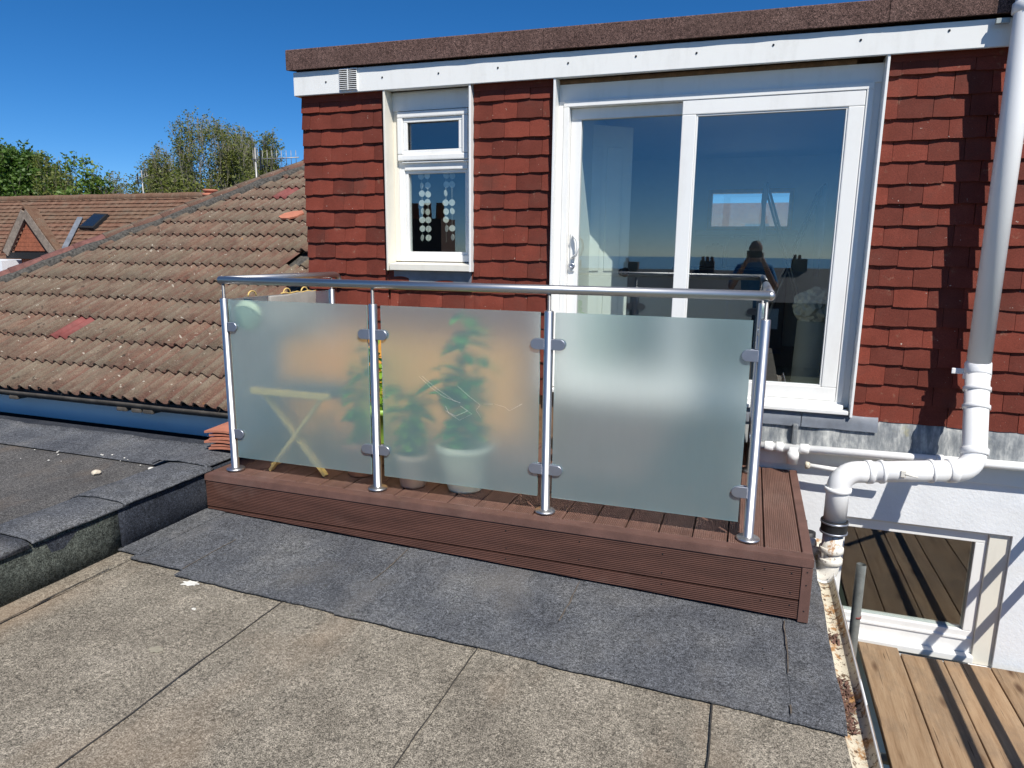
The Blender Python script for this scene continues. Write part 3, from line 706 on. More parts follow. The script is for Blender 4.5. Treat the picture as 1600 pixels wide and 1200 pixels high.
for u0, u1 in ((.10, .20), (.24, .36)):
    for z0_, z1_ in ((.50, 1.02), (1.14, 1.98)): leafbox('panel', u0, u1, .0205, .028, z0_, z1_, bev=.006)
bm = bmesh.new(); lathe(bm, (0, 0, 0), [(.024, 0), (.024, .008), (.010, .012), (.010, .035), (.030, .042), (.034, .058), (.020, .070)], 18, 'y')
bm.transform(Matrix.Translation(pa+ud*(LL-.055)+Vector((0, 0, 1.135))) @ Matrix.Rotation(math.atan2(ud.y, ud.x)+math.pi, 4, 'Z') @ Matrix.Translation((0, .021, 0))); obj('knob', bm, 'black_plastic', il)
# back wall with a roof window
sx0, sx1, sz0, sz1, yb = -.47, .33, 1.50, 1.90, 7.35
bm = bmesh.new()
box(bm, -2.9, sx0, yb, yb+.15, .369, 2.199); box(bm, sx1, 1.55, yb, yb+.15, .369, 2.199); box(bm, sx0, sx1, yb, yb+.15, .369, sz0); box(bm, sx0, sx1, yb, yb+.15, sz1, 2.199)
obj('room_back_wall', bm, 'interior_white', bld)
rw = obj('roof_window', frame_bm(sx0, sx1, sz0, sz1, yb-.03, yb+.08, .04), 'pale_wood', bld); glass('pane', sx0+.04, sx1-.04, sz0+.04, sz1-.04, yb+.03, rw, 'roof_glass')
B('window_ledge', 'cream_paint', rw, sx0-.1, sx1+.05, yb-.2, yb-.031, sz0-.05, sz0-.005)
B('outer_back_wall', 'brick_dark', bld, -3.0, 2.7, 8.45, 8.5, -6.4, .3)

# ---- the roof seen through the back window
oh = thing('opposite_house', (0, 17, -6.4), 'pink tiled roof with two roof windows seen through the patio door', 'house')
bm = bmesh.new(); prism(bm, [(-6, 14, .3), (-6, 20, 2.62), (-6, 26, .3)], (12, 0, 0)); obj('roof', bm, 'roof_tile_far', oh)
B('wall', 'render_white', oh, -5.8, 5.8, 14.5, 25.5, -6.4, .29)
for x in (-.25, .75):
    bm = bmesh.new(); a = Vector((0, 6, 2.32)).normalized(); q = Vector((x, 17.4, .3+3.4*2.32/6+.03))
    prism(bm, [q, q+Vector((.55, 0, 0)), q+Vector((.55, 0, 0))+a*.8, q+a*.8], (0, -.03, .07)); obj('roof_window', bm, 'slate', oh)

# ================================================================== DECK
dk = thing('deck', (-1.28, 3.63, -0.33), 'raised brown composite deck with grooved boards and skirting', 'deck')
DX0, DX1, DY0, DY1 = -2.893, .337, 2.978, 4.285
bm = bmesh.new(); prism(bm, [(DX0, DY0, -.040), (DX0, DY0+.004, -.001), (DX0, DY0+.072, 0), (DX0, DY0+.072, -.040)], (DX1-DX0, 0, 0))
bmesh.ops.bevel(bm, geom=bm.edges[:], offset=.003, segments=2, affect='EDGES'); obj('edge_trim', bm, 'deck_plain', dk)
B('edge_trim', 'deck_plain', dk, .2935, DX1, DY0+.0725, DY1, -.040, -.0008, bev=.003)
mes = {}
def deck_board(x0, x1):
    w = round(x1-x0, 4)
    if w not in mes:
        bm = bmesh.new(); box(bm, 0, w, 0, DY1-DY0-.078, -.023, 0, .0025); me = bpy.data.meshes.new('deck_board'); bm.to_mesh(me); bm.free(); me.materials.append(M['deck_groove_x']); mes[w] = me
    inst('deck_board', mes[w], dk, (x0, DY0+.077, -.0015+random.uniform(-.0008, .0005)))
deck_board(.139, .2885); deck_board(-.0175, .1335)
x = -.0235
while x > DX0+.02:
    deck_board(max(x-.147, DX0+.002), x); x -= .1533
B('understructure', 'dark_void', dk, DX0+.03, .27, DY0+.04, DY1-.01, -.12, -.026, bev=0)
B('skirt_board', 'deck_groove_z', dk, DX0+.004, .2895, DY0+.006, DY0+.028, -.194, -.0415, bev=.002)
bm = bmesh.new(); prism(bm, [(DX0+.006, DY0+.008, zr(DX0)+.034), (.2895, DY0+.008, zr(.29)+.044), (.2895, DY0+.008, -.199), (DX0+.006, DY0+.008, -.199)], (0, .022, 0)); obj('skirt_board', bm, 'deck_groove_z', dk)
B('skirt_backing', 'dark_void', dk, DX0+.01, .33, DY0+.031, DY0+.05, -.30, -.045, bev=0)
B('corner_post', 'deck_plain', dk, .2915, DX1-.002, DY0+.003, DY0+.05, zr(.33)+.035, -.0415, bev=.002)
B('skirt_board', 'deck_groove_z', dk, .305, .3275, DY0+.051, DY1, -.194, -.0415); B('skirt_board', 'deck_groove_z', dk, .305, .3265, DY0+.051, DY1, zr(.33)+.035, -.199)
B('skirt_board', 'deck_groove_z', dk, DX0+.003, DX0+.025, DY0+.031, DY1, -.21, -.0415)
bm = bmesh.new(); lathe(bm, (0, 0, 0), [(.0035, 0), (.003, -.0012)], 8, 'y'); sm_ = bpy.data.meshes.new('screw'); bm.to_mesh(sm_); bm.free(); sm_.materials.append(M['black_plastic'])
for px in (-1.05, -.68, -.29, .14, .255):
    for zz in (-.075, -.165, -.225, -.29): inst('screw', sm_, dk, (px+random.uniform(-.004, .004), DY0+(.0058 if zz > -.2 else .0078), zz))
for zz in (-.06, -.12, -.24, -.32): inst('screw', sm_, dk, (.314, DY0+.0028, zz))

# steps from the deck up to the door
st = thing('deck_steps', (-.45, 4.0, 0), 'brown composite steps rising from the deck to the sliding door', 'steps')
for k, (y0, y1, zt) in enumerate(((3.86, 4.21, .19), (4.02, 4.21, .355))):
    B('tread', 'deck_groove_x', st, -1.03, .02, y0-.02, (4.019 if k == 0 else 4.21), zt-.025, zt, bev=.003)
    B('riser', 'deck_plain', st, -1.02, .01, y0, y0+.02, .002 if k == 0 else .191, zt-.026)
    B('side', 'deck_plain', st, -1.025, -1.005, y0+.021, 4.205, .002 if k == 0 else .19, zt-.026)

# ================================================================== BALUSTRADE
bal = thing('glass_balustrade', (-1.36, 3.105, 0), 'stainless steel balustrade with frosted glass panels round the deck', 'balustrade')
PY = 3.105; PX = [-2.775, -1.832, -.889, .067]; YBK = 4.155
def post_mesh():
    bm = bmesh.new(); lathe(bm, (0, 0, 0), [(.052, .0), (.052, .008), (.048, .012), (.026, .016), (.0225, .017), (.0225, .992), (.020, .996), (.0085, .998), (.0085, 1.078)], 24)
    me = bpy.data.meshes.new('post'); bm.to_mesh(me); bm.free(); me.materials.append(M['steel']); return me
pm = post_mesh()
def clamp_mesh():
    bm = bmesh.new(); prof = [(.0, -.0255)] + [(.042+.0255*math.sin(a), -.0255*math.cos(a)) for a in [math.pi*i/10 for i in range(11)]] + [(.0, .0255)]
    prism(bm, [(x, 0, z) for x, z in prof], (0, .011, 0)); bmesh.ops.bevel(bm, geom=[e for e in bm.edges], offset=.0015, segments=1, affect='EDGES')
    me = bpy.data.meshes.new('clamp'); bm.to_mesh(me); bm.free(); me.materials.append(M['steel_satin']); return me
cmh = clamp_mesh()
def add_clamps(post, x, y, dirs):
    for ang in dirs:
        for zz in (.841, .224):
            for s in (0, 1):                 # plate on each face of the glass
                d = Vector((math.cos(ang), math.sin(ang), 0)); nrm = Vector((-math.sin(ang), math.cos(ang), 0))
                inst('clamp', cmh, post, Vector((x, y, zz)) + d*.018 + nrm*(-.017 if s == 0 else .006), (0, 0, ang))
for i, x in enumerate(PX):
    p = inst('post', pm, bal, (x, PY, .002)); dirs = []
    if i > 0: dirs.append(math.pi)
    if i < 3: dirs.append(0)
    if i in (0, 3): dirs.append(math.pi/2)
    add_clamps(p, x, PY, dirs)
for x in (PX[0], PX[3]):
    p = inst('post', pm, bal, (x, YBK, .002)); add_clamps(p, x, YBK, [-math.pi/2])
HZ = 1.098
T('handrail', 'steel', bal, [(PX[0]-.022, PY, HZ), (PX[3]+.012, PY, HZ)], .0212, 20)
bm = bmesh.new(); bmesh.ops.create_uvsphere(bm, u_segments=18, v_segments=10, radius=.0214); bmesh.ops.translate(bm, verts=bm.verts[:], vec=(PX[3]+.012, PY, HZ)); obj('rail_elbow', bm, 'steel', bal, True)
T('handrail', 'steel', bal, [(PX[3]+.012, PY+.012, HZ), (PX[3]+.012, 4.20, HZ)], .0212, 20)
T('handrail', 'steel', bal, [(PX[0]-.004, PY+.0215, HZ+.001)] + arc((PX[0]-.004, PY, HZ), (PX[0]-.004, 4.245, HZ), (PX[0]+.03, 4.245, HZ-.12), .05) + [(PX[0]+.012, 4.245, HZ-.06)], .0212, 18)
def panel(x0, x1, y0, y1, z0=.081, z1=.992):
    bm = bmesh.new(); box(bm, x0, x1, y0, y1, z0, z1); bm.normal_update()
    flat_x = (x1-x0) > (y1-y0)
    for f in bm.faces:
        nn = f.normal
        f.material_index = 2
        if flat_x and abs(nn.y) > .9: f.material_index = 0 if nn.y < 0 else 1
        if not flat_x and abs(nn.x) > .9: f.material_index = 0 if nn.x < 0 else 1
    return obj('glass_panel', bm, ['glass_front', 'glass_frosted', 'glass_edge'], bal)
for a, b in ((-2.745, -1.866), (-1.785, -.931), (-.856, .019)): panel(a, b, PY-.005, PY+.005)
gp = [c_ for c_ in bal.children if c_.name.startswith('glass_panel')][1]
def gx(zx, zy): q = P(540+.225*zx, 440+.225*zy, PY-.0058); return q
rs_ = random.Random(9)
for line in ([(510, 660), (600, 730), (690, 800), (790, 850)], [(530, 655), (640, 745), (760, 835)], [(690, 870), (720, 920), (790, 955), (875, 915), (800, 860)], [(700, 900), (760, 930), (850, 905)], [(780, 730), (860, 790), (940, 850), (900, 900), (940, 945)], [(1040, 850), (1100, 880), (1135, 905), (1225, 842)], [(960, 860), (1030, 850)]):
    T('film_crease', 'pale_splash', gp, [gx(a_+rs_.uniform(-9, 9), b_+rs_.uniform(-9, 9)) for a_, b_ in line], .0005, 4)  # pale lines on the glass stand in for creased plastic film behind it
panel(PX[0]-.005, PX[0]+.005, PY+.04, YBK-.04); panel(PX[3]-.005, PX[3]+.005, PY+.04, YBK-.04)

# ================================================================== THINGS ON THE DECK
# folding stool with crossed legs and a canvas sling
ft = thing('folding_stool', (-2.37, 3.35, 0), 'pale wooden folding stool with crossed legs behind the left glass panel', 'stool')
def bar(name, mat, parent, a, b, w, t):
    a, b = Vector(a), Vector(b); d = (b-a); L = d.length; bm = bmesh.new(); box(bm, -w/2, w/2, -t/2, t/2, 0, L, .003)
    bm.transform(Matrix.Translation(a) @ d.to_track_quat('Z', 'Y').to_matrix().to_4x4()); return obj(name, bm, mat, parent)
for yy in (3.165, 3.46):
    bar('leg', 'pale_wood', ft, (-2.575, yy, .004), (-2.20, yy, .46), .036, .018); bar('leg', 'pale_wood', ft, (-2.215, yy+.022, .004), (-2.60, yy+.022, .46), .036, .018)
B('seat_rail', 'pale_wood', ft, -2.66, -2.14, 3.135, 3.160, .458, .494, bev=.004); B('seat_rail', 'pale_wood', ft, -2.66, -2.14, 3.49, 3.515, .458, .494, bev=.004)
bm = bmesh.new(); rows = [[bm.verts.new((-2.63+.45*i/8, 3.161+.328*k/8, .480-.045*math.sin(math.pi*k/8)-.01*math.sin(math.pi*i/8))) for k in range(9)] for i in range(9)]
for p_, q_ in zip(rows, rows[1:]):
    for k in range(8): bm.faces.new((p_[k], q_[k], q_[k+1], p_[k+1])).smooth = True
o = obj('canvas_seat', bm, 'canvas_blue', ft); o.modifiers.new('t', 'SOLIDIFY').thickness = .003
bar('foot_rail', 'pale_wood', ft, (-2.575, 3.176, .03), (-2.575, 3.45, .03), .02, .02)
# trellis against the wall
tr = thing('trellis', (-2.1, 4.2, .05), 'honey coloured wooden lattice trellis leaning on the tiled wall', 'trellis')
for k in range(10):
    B('slat', 'honey_wood', tr, -2.74+k*.145, -2.665+k*.145, 4.17, 4.182, .06, .69, bev=.001)
for k in range(7):
    B('slat', 'honey_wood', tr, -2.75, -1.36, 4.183, 4.195, .08+k*.092, .148+k*.092, bev=.001)
tr = thing('trellis', (-2.72, 3.85, .05), 'honey coloured wooden lattice trellis along the left side glass', 'trellis')
for k in range(5): B('slat', 'honey_wood', tr, -2.730, -2.718, 3.56+k*.13, 3.63+k*.13, .06, .70, bev=.001)
for k in range(7): B('slat', 'honey_wood', tr, -2.7175, -2.7055, 3.53, 4.16, .08+k*.092, .148+k*.092, bev=.001)
# pots and plants
def pot(x, y, r, h, mat, label, rim=.012, waist=.76):
    bm = bmesh.new(); lathe(bm, (x, y, .001), [(r*waist, 0), (r*waist+.004, .01), (r*.98, h-.04), (r+rim, h-.038), (r+rim, h), (r-.004, h), (r-.012, h-.05), (r*.6, h-.05)], 28)
    return tag(obj('plant_pot', bm, mat), label, 'pot')
def leaf_mesh(L, w, mat, fold=.25):
    bm = bmesh.new(); n = 5; mid = []; lf = []; rt = []
    for i in range(n+1):
        t = i/n; ww = w*math.sin(math.pi*min(1, t*.92+.04))**.8*(1-.25*t); zz = -.25*L*t*t
        mid.append(bm.verts.new((0, t*L, zz))); lf.append(bm.verts.new((-ww, t*L, zz+ww*fold))); rt.append(bm.verts.new((ww, t*L, zz+ww*fold)))
    for i in range(n):
        for a, b in ((lf, mid), (mid, rt)):
            f = bm.faces.new((a[i], b[i], b[i+1], a[i+1])); f.smooth = True
    me = bpy.data.meshes.new('leaf'); bm.to_mesh(me); bm.free(); me.materials.append(M[mat]); return me
def plant(x, y, z0, stems, label, mat, L, w, nleaf, seed, r=.012, first=.15):
    rr = random.Random(seed); t = thing('potted_plant', (x, y, z0), label, 'plant'); lm = leaf_mesh(L, w, mat)
    for (dx, dy, h) in stems:
        dy = max(dy, 3.126-y)
        pts = [Vector((x, y, z0)) + Vector((dx*u**1.4+.012*math.sin(u*9+dx*20), dy*u**1.4, h*u)) for u in [i/7 for i in range(8)]]
        T('stem', mat, t, pts, [.006*(1-.7*i/7) for i in range(8)], 6)
        for k in range(nleaf):
            u = first+(1-first)*(k+.5)/nleaf*7*0+0
            u = first+(1-first)*(k+rr.random()*.6)/nleaf; i = min(6, int(u*7)); q = pts[i].lerp(pts[i+1], u*7-i)
            rz = rr.uniform(0, 6.28); sc = rr.uniform(.7, 1.25); q.y = max(q.y, 3.118+w*1.3)
            if q.y+L*sc*math.cos(rz) < 3.12: rz = math.pi-rz
            if abs(math.cos(rz)) < .35: q.y += .012
            inst('leaf', lm, t, q, (rr.uniform(-.4, .5), rr.uniform(-.3, .3), rz), (sc,)*3)
    return t
pot(-2.045, 3.300, .098, .20, 'terracotta', 'terracotta plant pot behind the left glass panel')
plant(-2.045, 3.300, .16, [(.10, -.13, .70), (.02, -.13, .50), (.16, -.08, .58), (-.1, .06, .5)], 'leafy vine in the terracotta pot pressed against the left glass', 'leaf_plant', .085, .028, 16, 3)
pot(-1.685, 3.235, .090, .19, 'pale_terracotta', 'pale terracotta pot at the left end of the middle glass panel')
plant(-1.685, 3.235, .15, [(-.10, -.02, .42), (.0, .05, .38), (.06, -.03, .33), (-.04, .09, .36)], 'bright lime green bush in the pale terracotta pot', 'leaf_lime', .10, .032, 26, 8, first=.05)
pot(-1.395, 3.285, .148, .26, 'cream_pot', 'large round cream pot behind the middle glass panel', waist=.62)
plant(-1.395, 3.285, .20, [(.02, -.06, .78), (-.10, -.13, .50), (.08, .02, .55), (-.05, .04, .66), (.12, -.10, .40), (-.14, -.06, .36)], 'tall dark green plant in the large cream pot', 'leaf_plant', .13, .040, 22, 21)
pot(-2.30, 3.95, .12, .24, 'green_pot', 'green plastic pot at the back of the deck by the trellis')
plant(-2.30, 3.95, .2, [(.1, .1, .6), (-.1, .12, .5), (.2, .05, .45), (-.2, .1, .55)], 'bushy climber in front of the trellis', 'leaf_lime', .07, .025, 12, 5)
# fabric bag with rope handles hung on the left side glass
bg_ = thing('fabric_bag', (-2.69, 3.5, .6), 'pale fabric bag with yellow rope loops hanging inside the left side glass', 'bag')
bm = bmesh.new(); box(bm, -2.760, -2.735, 3.45, 3.92, .80, .998, .01)
bmesh.ops.subdivide_edges(bm, edges=bm.edges[:], cuts=2, use_grid_fill=True)
for v in bm.verts: v.co.x += .012*noise.noise(v.co*7); v.co.z += .010*noise.noise(v.co*6+Vector((3, 0, 0)))
obj('body', bm, 'fabric_grey', bg_, True)
for y in (3.30, 3.62, 3.80):
    T('rope_loop', 'rope_yellow', bg_, [(-2.745, y+.035*math.cos(a), 1.0+.030*math.sin(a)) for a in [math.pi*k/8 for k in range(9)]], .0045, 6)
T('rope', 'rope_yellow', bg_, [(-2.742, 3.56+.04*k, 1.002+.005*math.sin(k*2.1)) for k in range(10)], .0045, 6)
bm = bmesh.new(); bmesh.ops.create_uvsphere(bm, u_segments=18, v_segments=12, radius=.085)
for v in bm.verts: v.co.y *= .55; v.co.z *= 1.05; v.co += v.co.normalized()*.006*noise.noise(v.co*20)
bmesh.ops.translate(bm, verts=bm.verts[:], vec=(-2.665, 3.168, .905)); tag(obj('cushion', bm, 'fabric_sage', None, True), 'pale sage round cushion pressed in the top left glass corner', 'cushion')

# ================================================================== INSIDE THE ROOM
ch = [(-2.165, 'capiz shell chime of pale discs at the left of the narrow window'), (-1.985, 'capiz shell chime of pale discs at the right of the narrow window')]
bm = bmesh.new(); lathe(bm, (0, 0, 0), [(.0215, -.0012), (.0215, .0012)], 18, 'y'); dm = bpy.data.meshes.new('disc'); bm.to_mesh(dm); bm.free(); dm.materials.append(M['shell'])
rr = random.Random(4)
for cx, lab in ch:
    t = thing('shell_chime', (cx, 4.46, 1.35), lab, 'wind chime')
    for dx in (-.021, .024):
        T('string', 'shell', t, [(cx+dx, 4.40, 1.33), (cx+dx, 4.40, 1.80)], .001, 4)
        for k in range(8):
            if rr.random() < .12: continue
            inst('disc', dm, t, (cx+dx+rr.uniform(-.003, .003), 4.398+rr.uniform(-.004, .012), 1.362+k*.058+rr.uniform(-.004, .004)), (rr.uniform(-.1, .1), rr.uniform(-.2, .2), rr.choice([0, .2, -.6, .9, 1.45, 1.2, .1])))
# clothes airer with laundry
ca = thing('clothes_airer', (.25, 6.1, .37), 'folding clothes airer hung with washing inside the room', 'airer')
for y in (5.75, 6.35):
    T('leg', 'antenna_metal', ca, [(.0, y, .372), (.46, y, 1.78)], .010, 8); T('leg', 'antenna_metal', ca, [(.55, y, .372), (.06, y, 1.80)], .010, 8)
for (x, z) in ((.06, 1.80), (.46, 1.78), (.16, 1.52), (.38, 1.52)): T('rail', 'antenna_metal', ca, [(x, 5.7, z), (x, 6.4, z)], .007, 8)
def cloth(x, y0, y1, z0, z1, mat, label, seed):
    bm = bmesh.new(); rows = []; n = 8
    for i in range(n+1):
        rows.append([bm.verts.new((x+.02*noise.noise(Vector((i*.6, k*.4, seed)))+.012*math.sin(i*1.9+k*.3), y0+(y1-y0)*i/n, z0+(z1-z0)*k/n)) for k in range(n+1)])
    for a, b in zip(rows, rows[1:]):
        for k in range(n): f = bm.faces.new((a[k], b[k], b[k+1], a[k+1])); f.smooth = True
    o = tag(obj('garment', bm, mat), label, 'garment'); md = o.modifiers.new('thickness', 'SOLIDIFY'); md.thickness = .004
cloth(.475, 5.75, 6.30, 1.10, 1.79, 'cloth_pale_blue', 'pale blue shirt hanging on the right of the clothes airer', 2)
cloth(.05, 5.80, 6.15, 1.35, 1.80, 'cloth_pale_blue', 'light towel hanging on the left of the clothes airer', 6)
# sideboard with two boxes
sb = thing('sideboard', (-.35, 6.9, .37), 'dark low sideboard under the roof window inside the room', 'sideboard')
B('body', 'cloth_navy', sb, -.70, .30, 6.7, 7.10, .372, 1.12, bev=.006); B('top', 'black_plastic', sb, -.72, .32, 6.68, 7.12, 1.121, 1.145, bev=.004)
for k in range(2): B('door', 'black_plastic', sb, -.69+k*.5, -.21+k*.5, 6.682, 6.699, .42, 1.10)
for x0, x1, h, lab in ((-.43, -.27, .20, 'shorter grey box on the sideboard'), (-.24, -.07, .27, 'taller grey box with a handle on the sideboard')):
    t = thing('storage_box', ((x0+x1)/2, 6.9, 1.146), lab, 'box'); B('body', 'interior_grey', t, x0, x1, 6.8, 6.95, 1.147, 1.147+h, bev=.01); B('handle', 'interior_grey', t, x0+.05, x1-.05, 6.86, 6.89, 1.148+h, 1.17+h, bev=.004)
# fleecy stool near the glass
so = thing('stool', (.44, 5.0, .37), 'stool with cream sheepskin cover behind the right glass leaf', 'stool')
bm = bmesh.new(); lathe(bm, (.43, 5.0, .372), [(.12, 0), (.13, .05), (.12, .46), (.10, .47)], 20); obj('base', bm, 'cream_paint', so)
bm = bmesh.new(); bmesh.ops.create_icosphere(bm, subdivisions=4, radius=.15)
for v in bm.verts: v.co *= 1+.16*noise.noise(v.co*60)+.10*noise.noise(v.co*14); v.co.z *= .85
bmesh.ops.translate(bm, verts=bm.verts[:], vec=(.43, 5.0, .93)); obj('fleece', bm, 'wool_cream', so)

# ================================================================== PIPES
sp = thing('soil_pipe', (1.15, 4.12, .2), 'white soil pipe running down the red tiles and turning left over the gutter', 'pipe')
A0 = Vector((1.148, 4.145, 3.3)); A1 = P(1529, 575, 4.12); A1 = Vector((1.146, 4.12, A1.z))
A2 = P(1521, 735, 3.90); A3 = P(1312, 738, 3.74); A4 = P(1309, 812, 3.74); A4b = Vector((A3.x, 3.74, A4.z)); r0 = .055
T('pipe', 'pipe_white', sp, [A0, A1], r0, 28)
e1 = arc(A1, A2, A3, .105, 8); e2 = arc(A2, A3, A4b, .09, 8)
T('bend', 'pipe_white', sp, [A1+(A2-A1).normalized()*.0] + e1 + [e1[-1]+(A3-A2).normalized()*.04], r0+.001, 28)
T('pipe', 'pipe_white', sp, [e1[-1]+(A3-A2).normalized()*.035, e2[0]-(A3-A2).normalized()*.035], r0-.001, 28)
T('bend', 'pipe_white', sp, [e2[0]-(A3-A2).normalized()*.04] + e2 + [A4b], r0+.0005, 28)
def collar(p, d, L=.03, r=r0+.008, mat='pipe_white', name='collar'):
    d = Vector(d).normalized(); p = Vector(p); T(name, mat, sp, [p-d*L/2, p-d*L*.42, p+d*L*.42, p+d*L/2], [r-.004, r, r, r-.004], 28)
dn = (A1-A0); d2 = (A2-A1); dh = A3-A2
for z in (.655,): collar((1.146, 4.12, z), dn, .035)
collar(A1+d2.normalized()*.005, d2, .07, r0+.006); collar(A1+d2.normalized()*.115, d2, .022); collar(A1+d2.normalized()*.21, d2, .022); collar(e1[0]-d2.normalized()*.01, d2, .035, r0+.009)
for q, L in ((.0, .045), (.10, .016), (.34, .016), (.40, .03)):
    collar(e1[-1]+dh.normalized()*(.02+q), dh, L, r0+.006, 'zinc_tube' if 0 else 'pipe_white')
collar(e2[-1]+Vector((0, 0, -.005)), (0, 0, -1), .022, r0+.010)
bm = bmesh.new(); box(bm, 1.036, 1.10, 4.145, 4.155, .66, .69, .004); obj('bracket', bm, 'pipe_white', sp)
q = P(1585, 13, 4.14); collar((1.148, 4.143, q.z), dn, .05, r0+.009); B('bracket', 'zinc_tube', sp, 1.03, 1.09, 4.165, 4.185, q.z-.055, q.z-.03)
bm = bmesh.new(); c = e1[-1].lerp(e2[0], .55); box(bm, c.x-.012, c.x+.012, c.y-.066, c.y-.052, c.z-.012, c.z+.022, .002); tube(bm, [(c.x, c.y-.06, c.z+.004), (c.x+.06, c.y-.085, c.z+.001)], .004, 6); obj('clip', bm, 'pipe_rusty', sp)
# lower section: rubber coupling, rusted collars, elbow into the gutter
x, y = A4b.x, 3.74; zc = A4b.z
bm = bmesh.new(); lathe(bm, (x, y, zc-.075), [(.058, 0), (.066, .003), (.064, .015), (.0635, .06), (.066, .072), (.058, .075)], 28); obj('rubber_coupling', bm, 'black_rubber', sp)
for z in (zc-.012, zc-.066): collar((x, y, z), (0, 0, 1), .010, .068, 'steel_satin', 'hose_clip')
lowe = [(x, y, zc-.05), (x-.004, y, zc-.24)] ; el = arc((x, y, zc-.05), (x-.006, y, zc-.335), (x-.16, y-.03, zc-.34), .075, 7)
T('lower_pipe', 'pipe_rusty', sp, [(x, y, zc-.07)] + el + [(x-.10, y-.02, zc-.338)], .050, 26)
for z in (zc-.165, zc-.225): collar((x-.002, y, z), (0, 0, 1), .03, .060, 'pipe_rusty')
# wall waste pipe with tee
wp = thing('waste_pipe', (.8, 4.2, .16), 'white horizontal waste pipe with a tee outlet on the rendered wall', 'pipe')
a = Vector((.05, 4.212, .150)); b = Vector((2.4, 4.212, .186)); T('pipe', 'pipe_white', wp, [a, b], .024, 18)
def wcol(px, L, r): q = a.lerp(b, (px-a.x)/(b.x-a.x)); d = (b-a).normalized(); T('coupling', 'pipe_white', wp, [q-d*L/2, q-d*L*.4, q+d*L*.4, q+d*L/2], [r*.85, r, r, r*.85], 18)
for X, L, r in ((.165, .05, .030), (.225, .04, .031), (.36, .05, .030), (1.05, .04, .029)): wcol(X, L, r)
bm = bmesh.new(); lathe(bm, (.302, 4.205, .062), [(.030, 0), (.031, .03), (.034, .032), (.034, .07), (.028, .075), (.028, .10)], 20); obj('tee_outlet', bm, 'pipe_white', wp)
op = T('overflow_pipe', 'pipe_white', None, [P(1263, 727, 4.20), P(1300, 733, 4.20), P(1400, 744, 4.20)], .0135, 12); tag(op, 'thin yellowed overflow pipe below the tee outlet on the white wall', 'pipe')
bm = bmesh.new(); q = P(1262, 727, 4.20); lathe(bm, (q.x-.004, q.y, q.z), [(.012, -.01), (.022, -.008), (.020, .012), (.015, .016)], 14, 'x'); obj('pipe_end', bm, 'gutter_cream', op)
# gutter along the flat roof edge
gt = thing('roof_gutter', (.46, 2.5, -.42), 'cream plastic gutter with rust and leaf litter along the flat roof edge', 'gutter')
def half_round(y0, y1, r, cx, cz, name, mat, n=14, ny=30, th=.004):
    bm = bmesh.new(); rows = []
    for j in range(ny+1):
        y = y0+(y1-y0)*j/ny
        rows.append([bm.verts.new((cx-r*math.cos(math.pi*i/n), y, cz-r*math.sin(math.pi*i/n)*.9)) for i in range(n+1)])
    for p, q in zip(rows, rows[1:]):
        for i in range(n): f = bm.faces.new((p[i], p[i+1], q[i+1], q[i])); f.smooth = True
    o = obj(name, bm, mat, gt); md = o.modifiers.new('t', 'SOLIDIFY'); md.thickness = th; return o
half_round(-1.5, 2.62, .046, .460, -.352, 'channel', 'gutter_cream', ny=40); half_round(2.60, 3.62, .044, .460, -.350, 'channel', 'gutter_cream')
half_round(2.56, 2.72, .050, .460, -.350, 'joint', 'pipe_white', ny=6); half_round(3.60, 3.66, .050, .460, -.348, 'joint', 'pipe_white', ny=4)
T('channel_lip', 'pipe_white', gt, [(.506, -1.5, -.350), (.506, 3.62, -.348)], .004, 8)
B('fascia_board', 'weathered_board', gt, .514, .526, -1.5, 3.4, -.50, -.385)
random.seed(3); bm = bmesh.new()
for k in range(900):
    y = random.uniform(1.6, 3.1); 
    if noise.noise(Vector((y*3.3, 0, 2))) < -.05: continue
    w = random.uniform(-.8, .35); cx = .460+.040*math.sin(w); cz = -.350-.040*math.cos(w)*.9
    s = random.uniform(.003, .009); d = Vector((random.uniform(-1, 1), random.uniform(-1, 1), .3)).normalized()*s*1.6
    c = Vector((cx, y, cz+.003)); e = Vector((-d.y, d.x, .2*s)).normalized()*s*.5
    quad(bm, [c-d-e, c+d-e, c+d+e+Vector((0, 0, .002)), c-d+e])
o = struct(obj('leaf_litter', bm, 'brick_dark', gt), 'stuff')
# hopper behind the deck corner
hp = thing('rainwater_hopper', (.42, 3.95, -.3), 'broken white hopper with a black hole beside the deck corner', 'hopper')
bm = bmesh.new(); lathe(bm, (.440, 3.86, -.44), [(.035, 0), (.045, .05), (.060, .14), (.062, .17), (.055, .17), (.035, .06)], 20); obj('bowl', bm, 'pipe_rusty', hp)
bm = bmesh.new(); lathe(bm, (.405, 3.98, -.36), [(.030, 0), (.040, .04), (.037, .10), (.020, .105)], 16); obj('cap', bm, 'black_rubber', hp)

